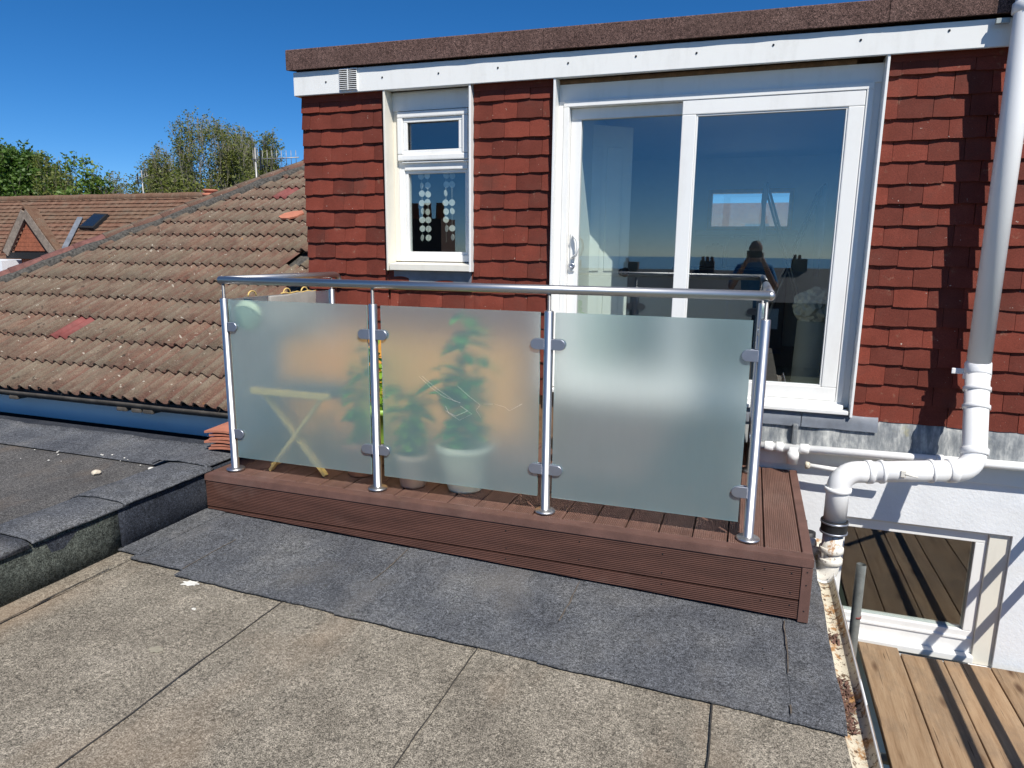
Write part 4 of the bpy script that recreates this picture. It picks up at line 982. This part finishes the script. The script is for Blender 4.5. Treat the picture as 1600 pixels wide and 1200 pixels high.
# ================================================================== SCAFFOLD
ZS = -1.02
labs = ['scaffold board nearest the gutter, split along its middle', 'second scaffold board from the gutter, ending short of the window',
        'third scaffold board from the gutter with a shadow stripe across it', 'fourth scaffold board from the gutter with a dark shadow stripe', 'scaffold board at the right edge of the picture']
xs = [.765, .990, 1.208, 1.442, 1.668]; ye = [4.262, 4.205, 4.215, 4.225, 4.20]
xs = [.765, .985, 1.206, 1.442, 1.668]
for i in range(5):
    x0 = xs[i]; x1 = (xs[i+1]-.007) if i < 4 else x0+.222
    bm = bmesh.new(); box(bm, x0, x1, .2, ye[i], ZS-.038, ZS, .003)
    bmesh.ops.subdivide_edges(bm, edges=[e for e in bm.edges if abs((e.verts[0].co-e.verts[1].co).y) > 1], cuts=24)
    for v in bm.verts: v.co.z += .005*noise.noise(Vector((v.co.x*3, v.co.y*1.1, i*9))); v.co.x += .003*noise.noise(Vector((v.co.y*2.2, i*4, 1)))
    tag(obj('scaffold_board', bm, 'scaffold_timber'), labs[i], 'board', 'boards of the scaffold platform')
bm = bmesh.new(); box(bm, .560, .625, 1.2, 3.97, ZS-.25, ZS-.21, .004); tag(obj('scaffold_board', bm, 'scaffold_timber'), 'narrow timber below the gutter beside the scaffold pole', 'board', 'boards of the scaffold platform')
pl = thing('scaffold_pole', (.665, 3.75, -3), 'galvanised upright scaffold pole standing beside the gutter', 'pole')
bm = bmesh.new(); c = P(1346, 882, 3.75); tube(bm, [(c.x+.010, 3.75, -6.4), (c.x, 3.75, c.z)], .0242, 20, caps=False); tube(bm, [(c.x+.010, 3.75, -6.4), (c.x, 3.75, c.z)], .0200, 20, caps=False); obj('tube', bm, 'zinc_tube', pl)
bm = bmesh.new(); lathe(bm, (c.x+.003, 3.75, c.z-.30), [(.0248, 0), (.0248, .012)], 16); obj('paint_mark', bm, 'tile_fresh_red', pl)
for y in (1.2, 3.3):
    T('scaffold_tube', 'zinc_tube', None, [(.60, y, ZS-.066), (1.95, y, ZS-.066)], .0242, 14)
    tag(bpy.context.scene.objects[-1] if 0 else COL.objects[-1], 'scaffold tube carrying the boards %s' % ('near the wall' if y > 3 else 'far below the gutter'), 'tube')
for z, l in ((-.10, 'upper scaffold guard rail to the right of the boards'), (-.42, 'lower scaffold guard rail to the right of the boards')):
    tag(T('scaffold_tube', 'zinc_tube', None, [(1.63, .4, z), (1.63, 4.27, z)], .0242, 14), l, 'tube')
for y in (.6, 2.0): tag(T('scaffold_pole', 'zinc_tube', None, [(1.68, y, -6.4), (1.68, y, .5)], .0242, 14), 'upright scaffold pole carrying the guard rails, %s' % ('nearer' if y < 1 else 'farther'), 'pole')

# ================================================================== NEIGHBOUR HOUSE WITH PITCHED ROOF
nh = thing('tiled_house', (-6, 7, -6.4), 'neighbouring house with an old lichen spotted brown tiled hipped roof', 'house')
TH = R(26); EY, EZ = 3.75, .158; ct, st_ = math.cos(TH), math.sin(TH)
def roofp(x, s, w=0.0): return Vector((x, EY+s*ct-w*st_, EZ+s*st_+w*ct))
def hip_x(y): return -7.66+(y-5.23)*.595
hipS = lambda s: hip_x(EY+s*ct)
SMAX = 5.6
bm = bmesh.new(); quad(bm, [roofp(hipS(0), 0, -.03), roofp(-2.98, 0, -.03), roofp(-2.98, SMAX, -.03), roofp(hipS(SMAX), SMAX, -.03)])
quad(bm, [roofp(hipS(0), 0, -.03), roofp(hipS(SMAX), SMAX, -.03), Vector((hipS(SMAX)-3.5, EY+SMAX*ct, .2)), Vector((hipS(0)-.5, EY+2, -.2))]); obj('roof_underlay', bm, 'mortar', nh)
B('wall', 'render_white', nh, -8.2, -3.05, 3.88, 9.5, -6.4, .0)
GW, GG = .216, .352
def roll_mesh(seed, mat, width=GW, length=.40):
    bm = bmesh.new(); seg = 14; rows = []
    def h(u): 
        ph = (u/(width/2)) % 1.0
        return .034*max(0, math.sin(math.pi*min(1, ph/.62)))**.8 if ph < .62 else 0
    for (lo, v0) in ((0, 0.0), (0, length)):
        rows.append([bm.verts.new((u, v0, h(u)+(.024 if v0 == 0 else 0)+.0015*noise.noise(Vector((u*40, v0*9, seed))))) for u in [width*i/seg for i in range(seg+1)]])
    rows.append([bm.verts.new((v.co.x, .004, v.co.z-.017)) for v in rows[0]])
    for i in range(seg):
        f = bm.faces.new((rows[0][i], rows[0][i+1], rows[1][i+1], rows[1][i])); f.smooth = True
        bm.faces.new((rows[2][i], rows[2][i+1], rows[0][i+1], rows[0][i]))
    me = bpy.data.meshes.new('tile'); bm.to_mesh(me); bm.free(); me.materials.append(M[mat]); return me
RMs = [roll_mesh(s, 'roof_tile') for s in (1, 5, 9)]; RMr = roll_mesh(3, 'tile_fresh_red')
random.seed(21); cnt = 0
reds = [PZ(0, 0, 0)]*0
def near(px, py):
    d = ray(px, py); nn = Vector((0, -st_, ct)); t = (roofp(0, 0)-CAM).dot(nn)/d.dot(nn); return CAM+d*t
redp = [near(122, 516), near(455, 300)]; holes = [near(463, 405)]
for r in range(15):
    s = r*GG; y = EY+(s+.17)*ct
    xl = max(hip_x(y)+.02, -1.65*y-.75); xr_ = min(-3.02, -.70*y+.40) if y > 4.3 else -2.99
    k0 = math.floor(xl/GW); x = k0*GW
    while x < xr_:
        if x+GW*.6 > xl:
            c = roofp(x+GW/2, s+.17)
            red = any((c-q).length < .14 for q in redp)
            me = RMr if red else random.choice(RMs)
            if not any((c-q).length < .13 for q in holes):
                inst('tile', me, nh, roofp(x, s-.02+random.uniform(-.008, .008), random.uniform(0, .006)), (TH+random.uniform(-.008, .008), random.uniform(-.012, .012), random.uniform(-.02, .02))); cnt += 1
        x += GW
# hip ridge tiles bedded in mortar
bm = bmesh.new(); L = .36; seg = 8; rows = []
for v0, rr_ in ((0, .112), (L, .10)):
    rows.append([bm.verts.new((rr_*math.cos(math.pi*i/seg), v0, rr_*.75*math.sin(math.pi*i/seg))) for i in range(seg+1)])
rows.append([bm.verts.new((v.co.x*.86, 0, v.co.z*.86)) for v in rows[0]])
for i in range(seg):
    f = bm.faces.new((rows[0][i+1], rows[0][i], rows[1][i], rows[1][i+1])); f.smooth = True
    bm.faces.new((rows[0][i], rows[0][i+1], rows[2][i+1], rows[2][i]))
hm = bpy.data.meshes.new('hip_tile'); bm.to_mesh(hm); bm.free(); hm.materials.append(M['roof_tile'])
hmr = hm.copy(); hmr.materials.clear(); hmr.materials.append(M['hip_red'])
h0 = roofp(hipS(0), 0, .03); h1 = roofp(hipS(SMAX), SMAX, .03); hd = (h1-h0); hl = hd.length; hd.normalize()
q = hd.to_track_quat('Y', 'Z')
k = 0
while k*.335 < hl:
    p = h0+hd*k*.335; o = inst('hip_tile', hmr if 4 <= k <= 8 else hm, nh, p); o.rotation_mode = 'QUATERNION'; o.rotation_quaternion = q; k += 1
T('mortar_bed', 'mortar', nh, [h0+hd*(i*.2)+Vector((.075+.02*noise.noise(Vector((i*.7, 0, 0))), -.03, -.035)) for i in range(int(hl/.2))], [.075+.030*noise.noise(Vector((i*1.3, 4, 0))) for i in range(int(hl/.2))], 8)
# gutter and fascia of the neighbour
B('fascia', 'eave_white', nh, -9.0, -3.0, 3.812, 3.832, -.068, .115)
B('eave_shade_board', 'dark_void', nh, -9.0, -3.0, 3.845, 3.87, -.40, -.060, bev=0)  # black board stands in for the shade of the gap below the fascia
bm = bmesh.new(); n = 10; rows = []
for j in range(41):
    x = -9.0+6.0*j/40
    rows.append([bm.verts.new((x, 3.718-.050*math.cos(math.pi*i/n), .166+.004*noise.noise(Vector((x*2, 0, 0)))-.048*math.sin(math.pi*i/n))) for i in range(n+1)])
for a, b in zip(rows, rows[1:]):
    for i in range(n): f = bm.faces.new((a[i], b[i], b[i+1], a[i+1])); f.smooth = True
o = obj('gutter', bm, 'weathered_board', nh); md = o.modifiers.new('t', 'SOLIDIFY'); md.thickness = .005
o.data.materials.clear(); simple('old_gutter', (0.075, 0.064, 0.052), 0.7, var=.4); o.data.materials.append(M['old_gutter'])
for px in (27, 195, 218, 236):
    c = P(px, 632+px*.115, 3.70); B('gutter_bracket', 'old_gutter', nh, c.x-.045, c.x+.045, 3.675, 3.76, .095, .125, bev=.008)
# loose orange tile on the roof, stack of spare tiles by the deck
c = near(449, 348); bm = bmesh.new(); ring = [(-.10, 0), (-.04, -.05), (.05, -.05), (.12, .0), (.15, .10), (.10, .16), (.0, .15), (-.08, .09)]
prism(bm, [Vector((c.x+a*1.1, c.y+b*ct, c.z+b*st_+.055)) for a, b in ring], (0, -.008, .016)); tag(obj('tile_fragment', bm, 'tile_orange'), 'loose orange tile fragment lying on the old brown roof', 'tile')
nms = ['bottom', 'second', 'third', 'fourth', 'fifth', 'top']
for k in range(6):
    bm = bmesh.new(); rows = []; y0 = 3.24+.012*random.random(); x0 = -3.10+.025*math.sin(k*2.3); z = .048+k*.021
    for i in range(7):
        u = i/6; rows.append([bm.verts.new((x0+u*.30, y0+t*.26, z+.014*math.sin(math.pi*u)+(.012*t if k == 5 else 0)+dz)) for t, dz in ((0, 0), (1, 0), (1, .013), (0, .013))])
    for a, b in zip(rows, rows[1:]):
        for i in range(4): bm.faces.new((a[i], a[(i+1) % 4], b[(i+1) % 4], b[i]))
    bm.faces.new(rows[0]); bm.faces.new(rows[-1][::-1]); bmesh.ops.recalc_face_normals(bm, faces=bm.faces[:])
    tag(obj('roof_tile', bm, 'tile_orange'), '%s orange tile of the small stack left of the deck' % nms[k], 'tile', 'spare orange tiles stacked by the deck')

# ================================================================== FAR HOUSE
fh = thing('gabled_house', (-13, 11, -6.4), 'far house with brown tiled roof, small gable and roof window', 'house')
RY, RZ, FP = 11.2, 2.285, R(40); fx0, fx1 = -22.0, -7.0
cf, sf = math.cos(FP), math.sin(FP)
def farp(x, s, w=0): return Vector((x, RY-s*cf-w*sf*(1), RZ-s*sf+w*cf))
bm = bmesh.new(); quad(bm, [farp(fx0, 0, -.06), farp(fx0, 4.5, -.06), farp(fx1, 4.5, -.06), farp(fx1, 0, -.06)]); quad(bm, [farp(fx0, 0, -.06), farp(fx1, 0, -.06), (fx1, RY+4, RZ-3.4), (fx0, RY+4, RZ-3.4)]); obj('roof_underlay', bm, 'mortar', fh)
B('wall', 'render_white', fh, fx0+.4, fx1-.4, RY-2.6, RY+2.6, -6.4, RZ-2.5)
for k in range(26):
    s = .10+k*.125; bm = bmesh.new(); n = 150; a = []; b_ = []; c_ = []
    for i in range(n+1):
        x = fx0+(fx1-fx0)*i/n; d = .010*noise.noise(Vector((x*7, k*3.1, 0)))+.012*noise.noise(Vector((x*1.1, k*1.7, 4)))
        a.append(bm.verts.new(farp(x, s+d, .020+.006*math.sin(x*28)))); b_.append(bm.verts.new(farp(x, s-.17, -.006))); c_.append(bm.verts.new(farp(x, s+d-.004, -.004)))
    for i in range(n):
        bm.faces.new((a[i], a[i+1], b_[i+1], b_[i])); bm.faces.new((c_[i], c_[i+1], a[i+1], a[i]))
    obj('tile_course', bm, 'roof_tile_far', fh)
T('ridge', 'roof_tile_far', fh, [farp(fx0+.45*i, -.01, -.02+.012*(i % 2)) for i in range(34)], .085, 10)
# gable dormer of the far house
gy = 8.95
ap = P(39, 336, gy); bl = P(10, 396, gy); br_ = P(84, 396, gy)
bm = bmesh.new(); prism(bm, [bl+Vector((.1, .06, 0)), br_+Vector((-.1, .06, 0)), ap+Vector((0, .06, -.12))], (0, .05, 0)); gb = obj('gable_face', bm, 'gable_tile', fh)
for k in range(9):
    z = bl.z+.05+k*.075; t = (z-bl.z)/(ap.z-bl.z)
    if t < .93:
        xa, xb_ = bl.x+(ap.x-bl.x)*t+.10, br_.x+(ap.x-br_.x)*t-.10
        if xb_-xa > .05: B('tile_row', 'gable_tile', gb, xa, xb_, gy+.035, gy+.059, z, z+.078, bev=0)
bar('barge_board', 'weathered_board', fh, bl+Vector((0, 0, 0)), ap+Vector((.0, 0, .05)), .05, .15); bar('barge_board', 'weathered_board', fh, br_+Vector((0, .001, 0)), ap+Vector((0, .001, .05)), .05, .15)
for sgn, e in ((-1, bl), (1, br_)):
    bm = bmesh.new(); prism(bm, [e+Vector((sgn*.12, -.02, .0)), ap+Vector((0, -.02, .13)), ap+Vector((0, .22, .13)), e+Vector((sgn*.12, .10, 0))], (0, 0, .04)); obj('gable_roof', bm, 'roof_tile_far', fh)
B('gable_beam', 'dark_void', fh, bl.x-.02, br_.x+.05, gy+.0, gy+.12, bl.z-.09, bl.z+.02); B('gable_wall', 'gable_tile', fh, bl.x+.22, br_.x-.02, gy+.10, gy+1.5, bl.z-1.6, bl.z-.09)
B('bay_wall', 'render_white', fh, bl.x-1.5, bl.x+.2, gy-.25, gy+1.4, bl.z-1.8, bl.z-.12)
v0 = PZ(100, 393, P(100, 393, 8.95).z); d_ = None
v0 = CAM+(lambda d: d*((farp(0, 0, .03)-CAM).dot(Vector((0, -sf, cf)))/d.dot(Vector((0, -sf, cf)))))(ray(100, 394)); v1 = CAM+(lambda d: d*((farp(0, 0, .03)-CAM).dot(Vector((0, -sf, cf)))/d.dot(Vector((0, -sf, cf)))))(ray(127, 341)); bar('lead_valley', 'lead_grey', fh, v0+Vector((0, -.02, .02)), v1+Vector((0, -.02, .02)), .10, .02)
# roof window
def farpx(px, py):
    d = ray(px, py); nn = Vector((0, -sf, cf)); return CAM+d*((farp(0, 0)-CAM).dot(nn)/d.dot(nn))
wa = [farpx(126, 360), farpx(149, 361), farpx(172, 339), farpx(151, 338)]
bm = bmesh.new(); prism(bm, wa, (0, -.05, .06)); fw_ = obj('roof_window', bm, 'dark_void', fh)
ctr = sum(wa, Vector())/4; bm = bmesh.new(); prism(bm, [ctr+(w-ctr)*.8+Vector((0, -.052, .062)) for w in wa], (0, -.006, .006)); obj('pane', bm, 'window_glass', fw_)
# orange ridge vent on the far house end
c = P(329, 303, 9.6); bm = bmesh.new(); lathe(bm, (c.x, c.y, c.z-.35), [(.10, 0), (.10, .30), (.13, .31), (.13, .355), (.09, .36), (.09, .38), (.12, .385), (.12, .42)], 20)
bm.transform(Matrix.Translation((c.x, c.y, 0)) @ Matrix.Scale(1.15, 4) @ Matrix.Translation((-c.x, -c.y, 0)) if 0 else Matrix.Identity(4))
tag(obj('chimney_pot', bm, 'tile_orange'), 'bright orange clay chimney pot above the hip of the brown roof', 'chimney pot')

# ================================================================== AERIALS
def aerial(px0, py0, px1, py1, Y, n, label, mast_px, mast_y, h=.20):
    a = P(px0, py0, Y); b = P(px1, py1, Y); t = thing('tv_aerial', P(mast_px, mast_y, Y), label, 'aerial')
    T('boom', 'antenna_metal', t, [a, b], .009, 6)
    for k in range(n):
        q = a.lerp(b, (k+.4)/n); hh = h*.75*(1.0-.25*k/n); T('rod', 'antenna_metal', t, [q-Vector((0, 0, hh)), q+Vector((0, 0, hh))], .0055, 5)
    m = P(mast_px, (py0+py1)/2-6, Y); T('mast', 'antenna_metal', t, [Vector((m.x, Y+.03, m.z-1.9)), Vector((m.x, Y+.03, m.z+.12))], .018, 8)
    q = a.lerp(b, .2); B('reflector', 'black_plastic', t, q.x-.012, q.x+.012, Y-.02, Y+.0, q.z-.18, q.z+.18)
aerial(393, 249, 467, 246, 10.2, 10, 'grey television aerial above the roof beside the dormer', 397, 300)
aerial(212, 283, 232, 274, 15.5, 5, 'small pale television aerial among the trees', 220, 310, .15)

# ================================================================== TREES
def tree(label, x, y, zb, h, spread, mat, bark, nleaf, leaf, seed, levels=4, fork=.30, nb=5, up=.55, tw=.5, tip=1.0, half=1.5, group='trees behind the houses'):
    rr = random.Random(seed); t = thing('tree', (x, y, zb), label, 'tree', group)
    bm = bmesh.new(); tips = []
    def grow(p, d, L, r, lev):
        n = 4; pts = [p]; rs = [r]
        for i in range(n):
            d = (d+Vector((rr.gauss(0, .13), rr.gauss(0, .13), rr.gauss(.03, .08)))).normalized(); p = p+d*L/n; pts.append(p); rs.append(max(.009, r*(1-.35*(i+1)/n)))
            if lev >= levels-1: tips.append((p, d))
        tube(bm, pts, rs, 5 if lev > 1 else 8, caps=False)
        if lev < levels:
            m = nb if lev < 2 else nb-1
            for k in range(m):
                w = 2*math.pi*(k+rr.random())/m; s = Vector((math.cos(w), math.sin(w), 0))
                nd = (d*up+s*spread*(.5+.8*rr.random())+Vector((0, 0, .22))).normalized(); i = rr.randint(2, n) if k else n
                grow(pts[i], nd, L*rr.uniform(.55, .8), max(.009, rs[i]*.74), lev+1)
    grow(Vector((x, y, zb)), Vector((0, 0, 1)), h*fork, h*.018, 0)
    # scale the whole skeleton to the surveyed height
    zz = sorted(p.z for p, d in tips); top = zz[int(len(zz)*.985)]; kz = h/(top-zb)
    rad = sorted(math.hypot(p.x-x, p.y-y) for p, d in tips); kx = half/rad[int(len(rad)*.88)]
    fx = lambda c: Vector((x+(c.x-x)*kx, y+(c.y-y)*kx, zb+(c.z-zb)*kz))
    for v in bm.verts: v.co = fx(v.co)
    tips = [(fx(p), d) for p, d in tips]
    zc0 = zb+h-half*1.25
    bmesh.ops.delete(bm, geom=[v for v in bm.verts if (math.hypot(v.co.x-x, v.co.y-y)/(half*1.2))**2+(max(0, v.co.z-zc0)/(half*1.36))**2 > 1], context='VERTS')
    obj('trunk', bm, bark, t)
    vs = []; fs = []
    def add_leaf(c):
        a = Vector((rr.gauss(0, 1), rr.gauss(0, 1), rr.gauss(0, .6))).normalized(); b = a.cross(Vector((rr.gauss(0, 1), rr.gauss(0, 1), rr.gauss(0, 1)))).normalized(); s = leaf*rr.uniform(.6, 1.3)
        i = len(vs); vs.extend([c-a*s, c-b*s*.5+a*s*.1, c+a*s, c+b*s*.5+a*s*.1]); fs.append((i, i+1, i+2, i+3))
    nl_ = 0; zc = zb+h-half*1.25
    while nl_ < nleaf:
        p, d = tips[rr.randrange(len(tips))]
        qx = math.hypot(p.x-x, p.y-y)/(half*1.12); qz = max(0, p.z-zc)/(half*1.30)
        nl_ += .2
        if qx*qx+qz*qz > 1: continue
        clump = p+Vector((rr.gauss(0, tw), rr.gauss(0, tw), rr.gauss(0, tw)))*tip*.6
        for _ in range(6):
          nl_ += 1
          c = clump+Vector((rr.gauss(0, .07), rr.gauss(0, .07), rr.gauss(0, .06)))
          add_leaf(c)
    me = bpy.data.meshes.new('crown'); me.from_pydata([v-Vector((x, y, zb)) for v in vs], [], fs); me.materials.append(M[mat])
    o = bpy.data.objects.new('crown', me); link(o, t, (x, y, zb)); o['kind'] = 'stuff'; return t
def tpos(px, py_top, Y): q = P(px, py_top, Y); return q
ZG = -6.5
for (lab, px, pyt, Y, spread, mat, bark, nl, leaf, seed, kw) in [
    ('dense dark green tree at the left edge behind the far roof', 8, 228, 19, .85, 'leaf_deep', 'bark', 60000, .075, 3, dict(half=1.75, tw=.28, nb=5, levels=5, fork=.34)),
    ('thin pale trunked tree right of the dense green tree', 62, 236, 18, .6, 'leaf_olive', 'pale_bark', 11000, .060, 8, dict(half=.75, tw=.18, levels=5, nb=4, fork=.34)),
    ('airy green tree with clumped leaves above the far roof window', 124, 242, 20, .65, 'leaf_fresh', 'bark', 14000, .075, 14, dict(half=.95, tw=.17, levels=4, nb=5)),
    ('low olive tree behind the small pale aerial', 205, 262, 22, .8, 'leaf_olive', 'bark', 22000, .055, 19, dict(half=1.6, tw=.2, levels=5, nb=4)),
    ('wide tall sparse tree with bare branches behind the roofs', 318, 180, 24, .55, 'leaf_olive', 'pale_bark', 32000, .050, 25, dict(half=1.95, tw=.16, nb=5, levels=5, fork=.30, up=.8)),
    ('tall sparse tree behind the wide one, leaning right', 352, 190, 25, .50, 'leaf_olive', 'pale_bark', 16000, .052, 31, dict(half=1.1, tw=.16, nb=5, levels=5, fork=.30, up=.8)),
    ('upright sparse tree at the left of the wide one', 268, 222, 24, .50, 'leaf_olive', 'pale_bark', 14000, .052, 61, dict(half=1.0, tw=.16, nb=5, levels=5, fork=.30, up=.8)),
    ('sparse olive tree behind the television aerial', 430, 204, 23, .5, 'leaf_olive', 'pale_bark', 20000, .050, 37, dict(half=1.05, tw=.16, nb=5, levels=5, fork=.30, up=.8)),
    ('twiggy pale tree filling the gap left of the upright sparse tree', 226, 248, 23, .6, 'leaf_olive', 'pale_bark', 12000, .050, 71, dict(half=1.1, tw=.16, nb=5, levels=5, fork=.30, up=.8)),
    ('thin twiggy tree in the gap right of the airy green tree', 178, 272, 22, .6, 'leaf_olive', 'pale_bark', 9000, .050, 75, dict(half=.9, tw=.16, nb=5, levels=5, fork=.30, up=.8)),
    ('low leafy shrub tree behind the far ridge', 92, 292, 17, .9, 'leaf_fresh', 'bark', 14000, .07, 43, dict(half=.9, tw=.25)),
    ('bushy dark undergrowth tree below the wide sparse tree', 275, 276, 21, .9, 'leaf_olive', 'bark', 14000, .07, 47, dict(half=1.6, tw=.25)),
    ('second bushy undergrowth tree near the orange chimney pot', 385, 270, 22, .9, 'leaf_olive', 'bark', 14000, .07, 53, dict(half=1.6, tw=.25))]:
    q = P(px, pyt, Y); tree(lab, q.x, q.y, ZG, q.z-ZG, spread, mat, bark, nl, leaf, seed, **kw)
fb = thing('white_house', P(148, 330, 40), 'tiny white house glimpsed between the trees', 'house'); q = P(135, 309, 40); B('wall', 'render_white', fb, q.x, q.x+1.6, 40, 44, -6, q.z); bm = bmesh.new(); prism(bm, [(q.x-.1, 39.9, q.z), (q.x+1.7, 39.9, q.z), (q.x+.8, 39.9, q.z+.3)], (0, 4, 0)); obj('roof', bm, 'slate', fb)

# ================================================================== STREET BEHIND THE CAMERA (seen in the panes)
def terrace(x, y, w, label, zr_=.7, n=2, hch=.8):
    t = thing('terrace_house', (x, y, -6.4), label, 'house', 'terrace houses across the street')
    B('wall', 'brick_dark', t, x-w/2, x+w/2, y-8, y, -6.4, zr_-2.2)
    bm = bmesh.new(); prism(bm, [(x-w/2-.1, y+.3, zr_-2.25), (x-w/2-.1, y-4, zr_), (x-w/2-.1, y-8.3, zr_-2.25)], (w+.2, 0, 0)); rf = obj('roof', bm, 'slate', t)
    for k in range(n):
        cx = x-w/2+w*(k+.3+.4*random.random())/n; cw = random.uniform(.45, .9); hc_ = hch*random.uniform(.45, 1.0); B('chimney', 'brick_dark', t, cx-cw, cx+cw, y-4.4, y-3.6, zr_-.6, zr_+hc_)
        for i in range(random.randint(1, 3)):
            bm = bmesh.new(); lathe(bm, (cx-cw+.2+i*.32, y-4, zr_+hc_), [(.12, 0), (.13, .05), (.10, .28), (.12, .30)], 10); obj('chimney_pot', bm, 'terracotta', t)
    for k in range(4): 
        wq = B('window', 'white_plastic', t, x-w/2+.8+k*(w-2.4)/3, x-w/2+1.7+k*(w-2.4)/3, y+.001, y+.04, -3.8, -2.4)
random.seed(2)
for k, (x, y, z, h, lab) in enumerate([(-42, -42, .15, .8, 'far right terrace house mirrored in the narrow window'), (-24, -40, .35, .75, 'terrace house mirrored left in the patio door'), (-8, -40, .1, .9, 'terrace house mirrored in the middle of the patio door'),
                                  (8, -42, .3, .7, 'terrace house mirrored right in the patio door'), (24, -40, .2, .8, 'terrace house mirrored at the right frame edge')]):
    terrace(x, y, 15.6, lab, z, 3, h)
cs = thing('chimney_stack', (-9.6, -10.5, -6.4), 'tall dark chimney stack mirrored in the narrow window', 'chimney'); B('stack', 'brick_dark', cs, -10.1, -8.7, -11, -10, -6.4, 2.2)
for i in range(3):
    bm = bmesh.new(); lathe(bm, (-9.8+i*.42, -10.5, 2.2), [(.14, 0), (.11, .45), (.13, .47)], 12); obj('pot', bm, 'terracotta', cs)

# ================================================================== PHOTOGRAPHER (seen only as a reflection)
def person():
    zf = zr(0)+.022; t = thing('person', (0.02, -.42, zf), 'person in a blue T-shirt holding up a phone, mirrored in the patio door', 'person')
    V = []; E = []; Rr = []
    def add(p, r, par=None):
        V.append(p); Rr.append(r); 
        if par is not None: E.append((par, len(V)-1))
        return len(V)-1
    y = -.42; x = .02
    pel = add((x, y, zf+.93), (.155, .115)); sp1 = add((x, y, zf+1.10), (.14, .105), pel); sp2 = add((x, y-.005, zf+1.28), (.165, .115), sp1); sp3 = add((x, y, zf+1.41), (.13, .09), sp2)
    nk = add((x, y+.015, zf+1.50), (.055, .058), sp3); hd0 = add((x, y+.035, zf+1.575), (.070, .085), nk); hd1 = add((x, y+.035, zf+1.66), (.078, .098), hd0); add((x, y+.02, zf+1.735), (.055, .07), hd1)
    for s in (-1, 1):
        sh = add((x+s*.17, y, zf+1.40), (.062, .062), sp3); el = add((x+s*.26, y+.10, zf+1.17), (.045, .045), sh); el2 = add((x+s*.245, y+.13, zf+1.17), (.042, .042), el)
        wr = add((x+s*.10, y+.33, zf+1.475), (.028, .028), el2); add((x+s*.072, y+.365, zf+1.53), (.034, .020), wr)
        hp = add((x+s*.095, y, zf+.86), (.095, .10), pel); kn = add((x+s*.10, y+.02, zf+.48), (.062, .065), hp); an = add((x+s*.105, y-.01, zf+.09), (.042, .045), kn); add((x+s*.115, y+.13, zf+.035), (.045, .032), an)
    me = bpy.data.meshes.new('body'); me.from_pydata(V, E, []); o = bpy.data.objects.new('body', me); COL.objects.link(o)
    o.modifiers.new('skin', 'SKIN'); sub = o.modifiers.new('sub', 'SUBSURF'); sub.levels = 2; sub.render_levels = 2
    sv = me.skin_vertices[0].data
    for i, r in enumerate(Rr): sv[i].radius = r; sv[i].use_root = (i == 0)
    dg = bpy.context.evaluated_depsgraph_get(); m2 = bpy.data.meshes.new_from_object(o.evaluated_get(dg)); bpy.data.objects.remove(o)
    bm = bmesh.new(); bm.from_mesh(m2)
    hc = Vector((x, y+.035, zf+1.64))
    # nose and ears pulled out of the head surface
    for v in bm.verts:
        d = v.co-hc
        if d.length < .16:
            if d.y > .05 and abs(d.x) < .022 and -.03 < d.z < .02: v.co.y += .018
            if abs(d.x) > .06 and abs(d.y) < .02 and -.04 < d.z < .02: v.co.x += .012*(1 if d.x > 0 else -1)
    # hands: four fingers curled round the phone edge and a thumb behind it
    for s in (-1, 1):
        for k in range(4):
            bz = zf+1.515+.020*k; L = (.052, .060, .056, .044)[k]
            tube(bm, [(x+s*.080, -.052, bz), (x+s*.086, -.028, bz+.004), (x+s*.078, -.012, bz+.006), (x+s*.078-s*L*.25, -.010, bz+.008)], [.0095, .0090, .0085, .007], 8)
        tube(bm, [(x+s*.080, -.060, zf+1.52), (x+s*.055, -.040, zf+1.56), (x+s*.045, -.034, zf+1.585)], [.011, .010, .008], 8)
    bm.normal_update()
    for f in bm.faces:
        c = f.calc_center_median(); f.smooth = True; f.material_index = 0
        arm = abs(c.x-x) > .20 and c.z < zf+1.24 or c.y > y+.14
        if zf+.95 < c.z < zf+1.465 and not (arm and c.y > y+.10): f.material_index = 1
        if c.z < zf+.95: f.material_index = 2
        if (c-hc).length < .2 and (c.z > zf+1.70 or (c.y < y+.02 and c.z > zf+1.60)): f.material_index = 3
    body = obj('body', bm, ['skin', 'cloth_blue', 'cloth_navy', 'hair_dark'], t)
    for s in (-1, 1):
        bm = bmesh.new(); bmesh.ops.create_uvsphere(bm, u_segments=10, v_segments=8, radius=.012); bmesh.ops.translate(bm, verts=bm.verts[:], vec=(x+s*.03, y+.125, zf+1.65)); obj('eye', bm, 'hair_dark', t, True)
    bm = bmesh.new(); box(bm, x-.024, x+.024, y+.122, y+.132, zf+1.585, zf+1.593, .003); obj('mouth', bm, 'tile_fresh_red', t)
    ph = tag(B('phone', 'black_plastic', None, -.076, .090, -.024, -.016, CAM.z-.040, CAM.z+.040, bev=.003), 'black phone held sideways by the person in the blue T-shirt', 'phone')
person()
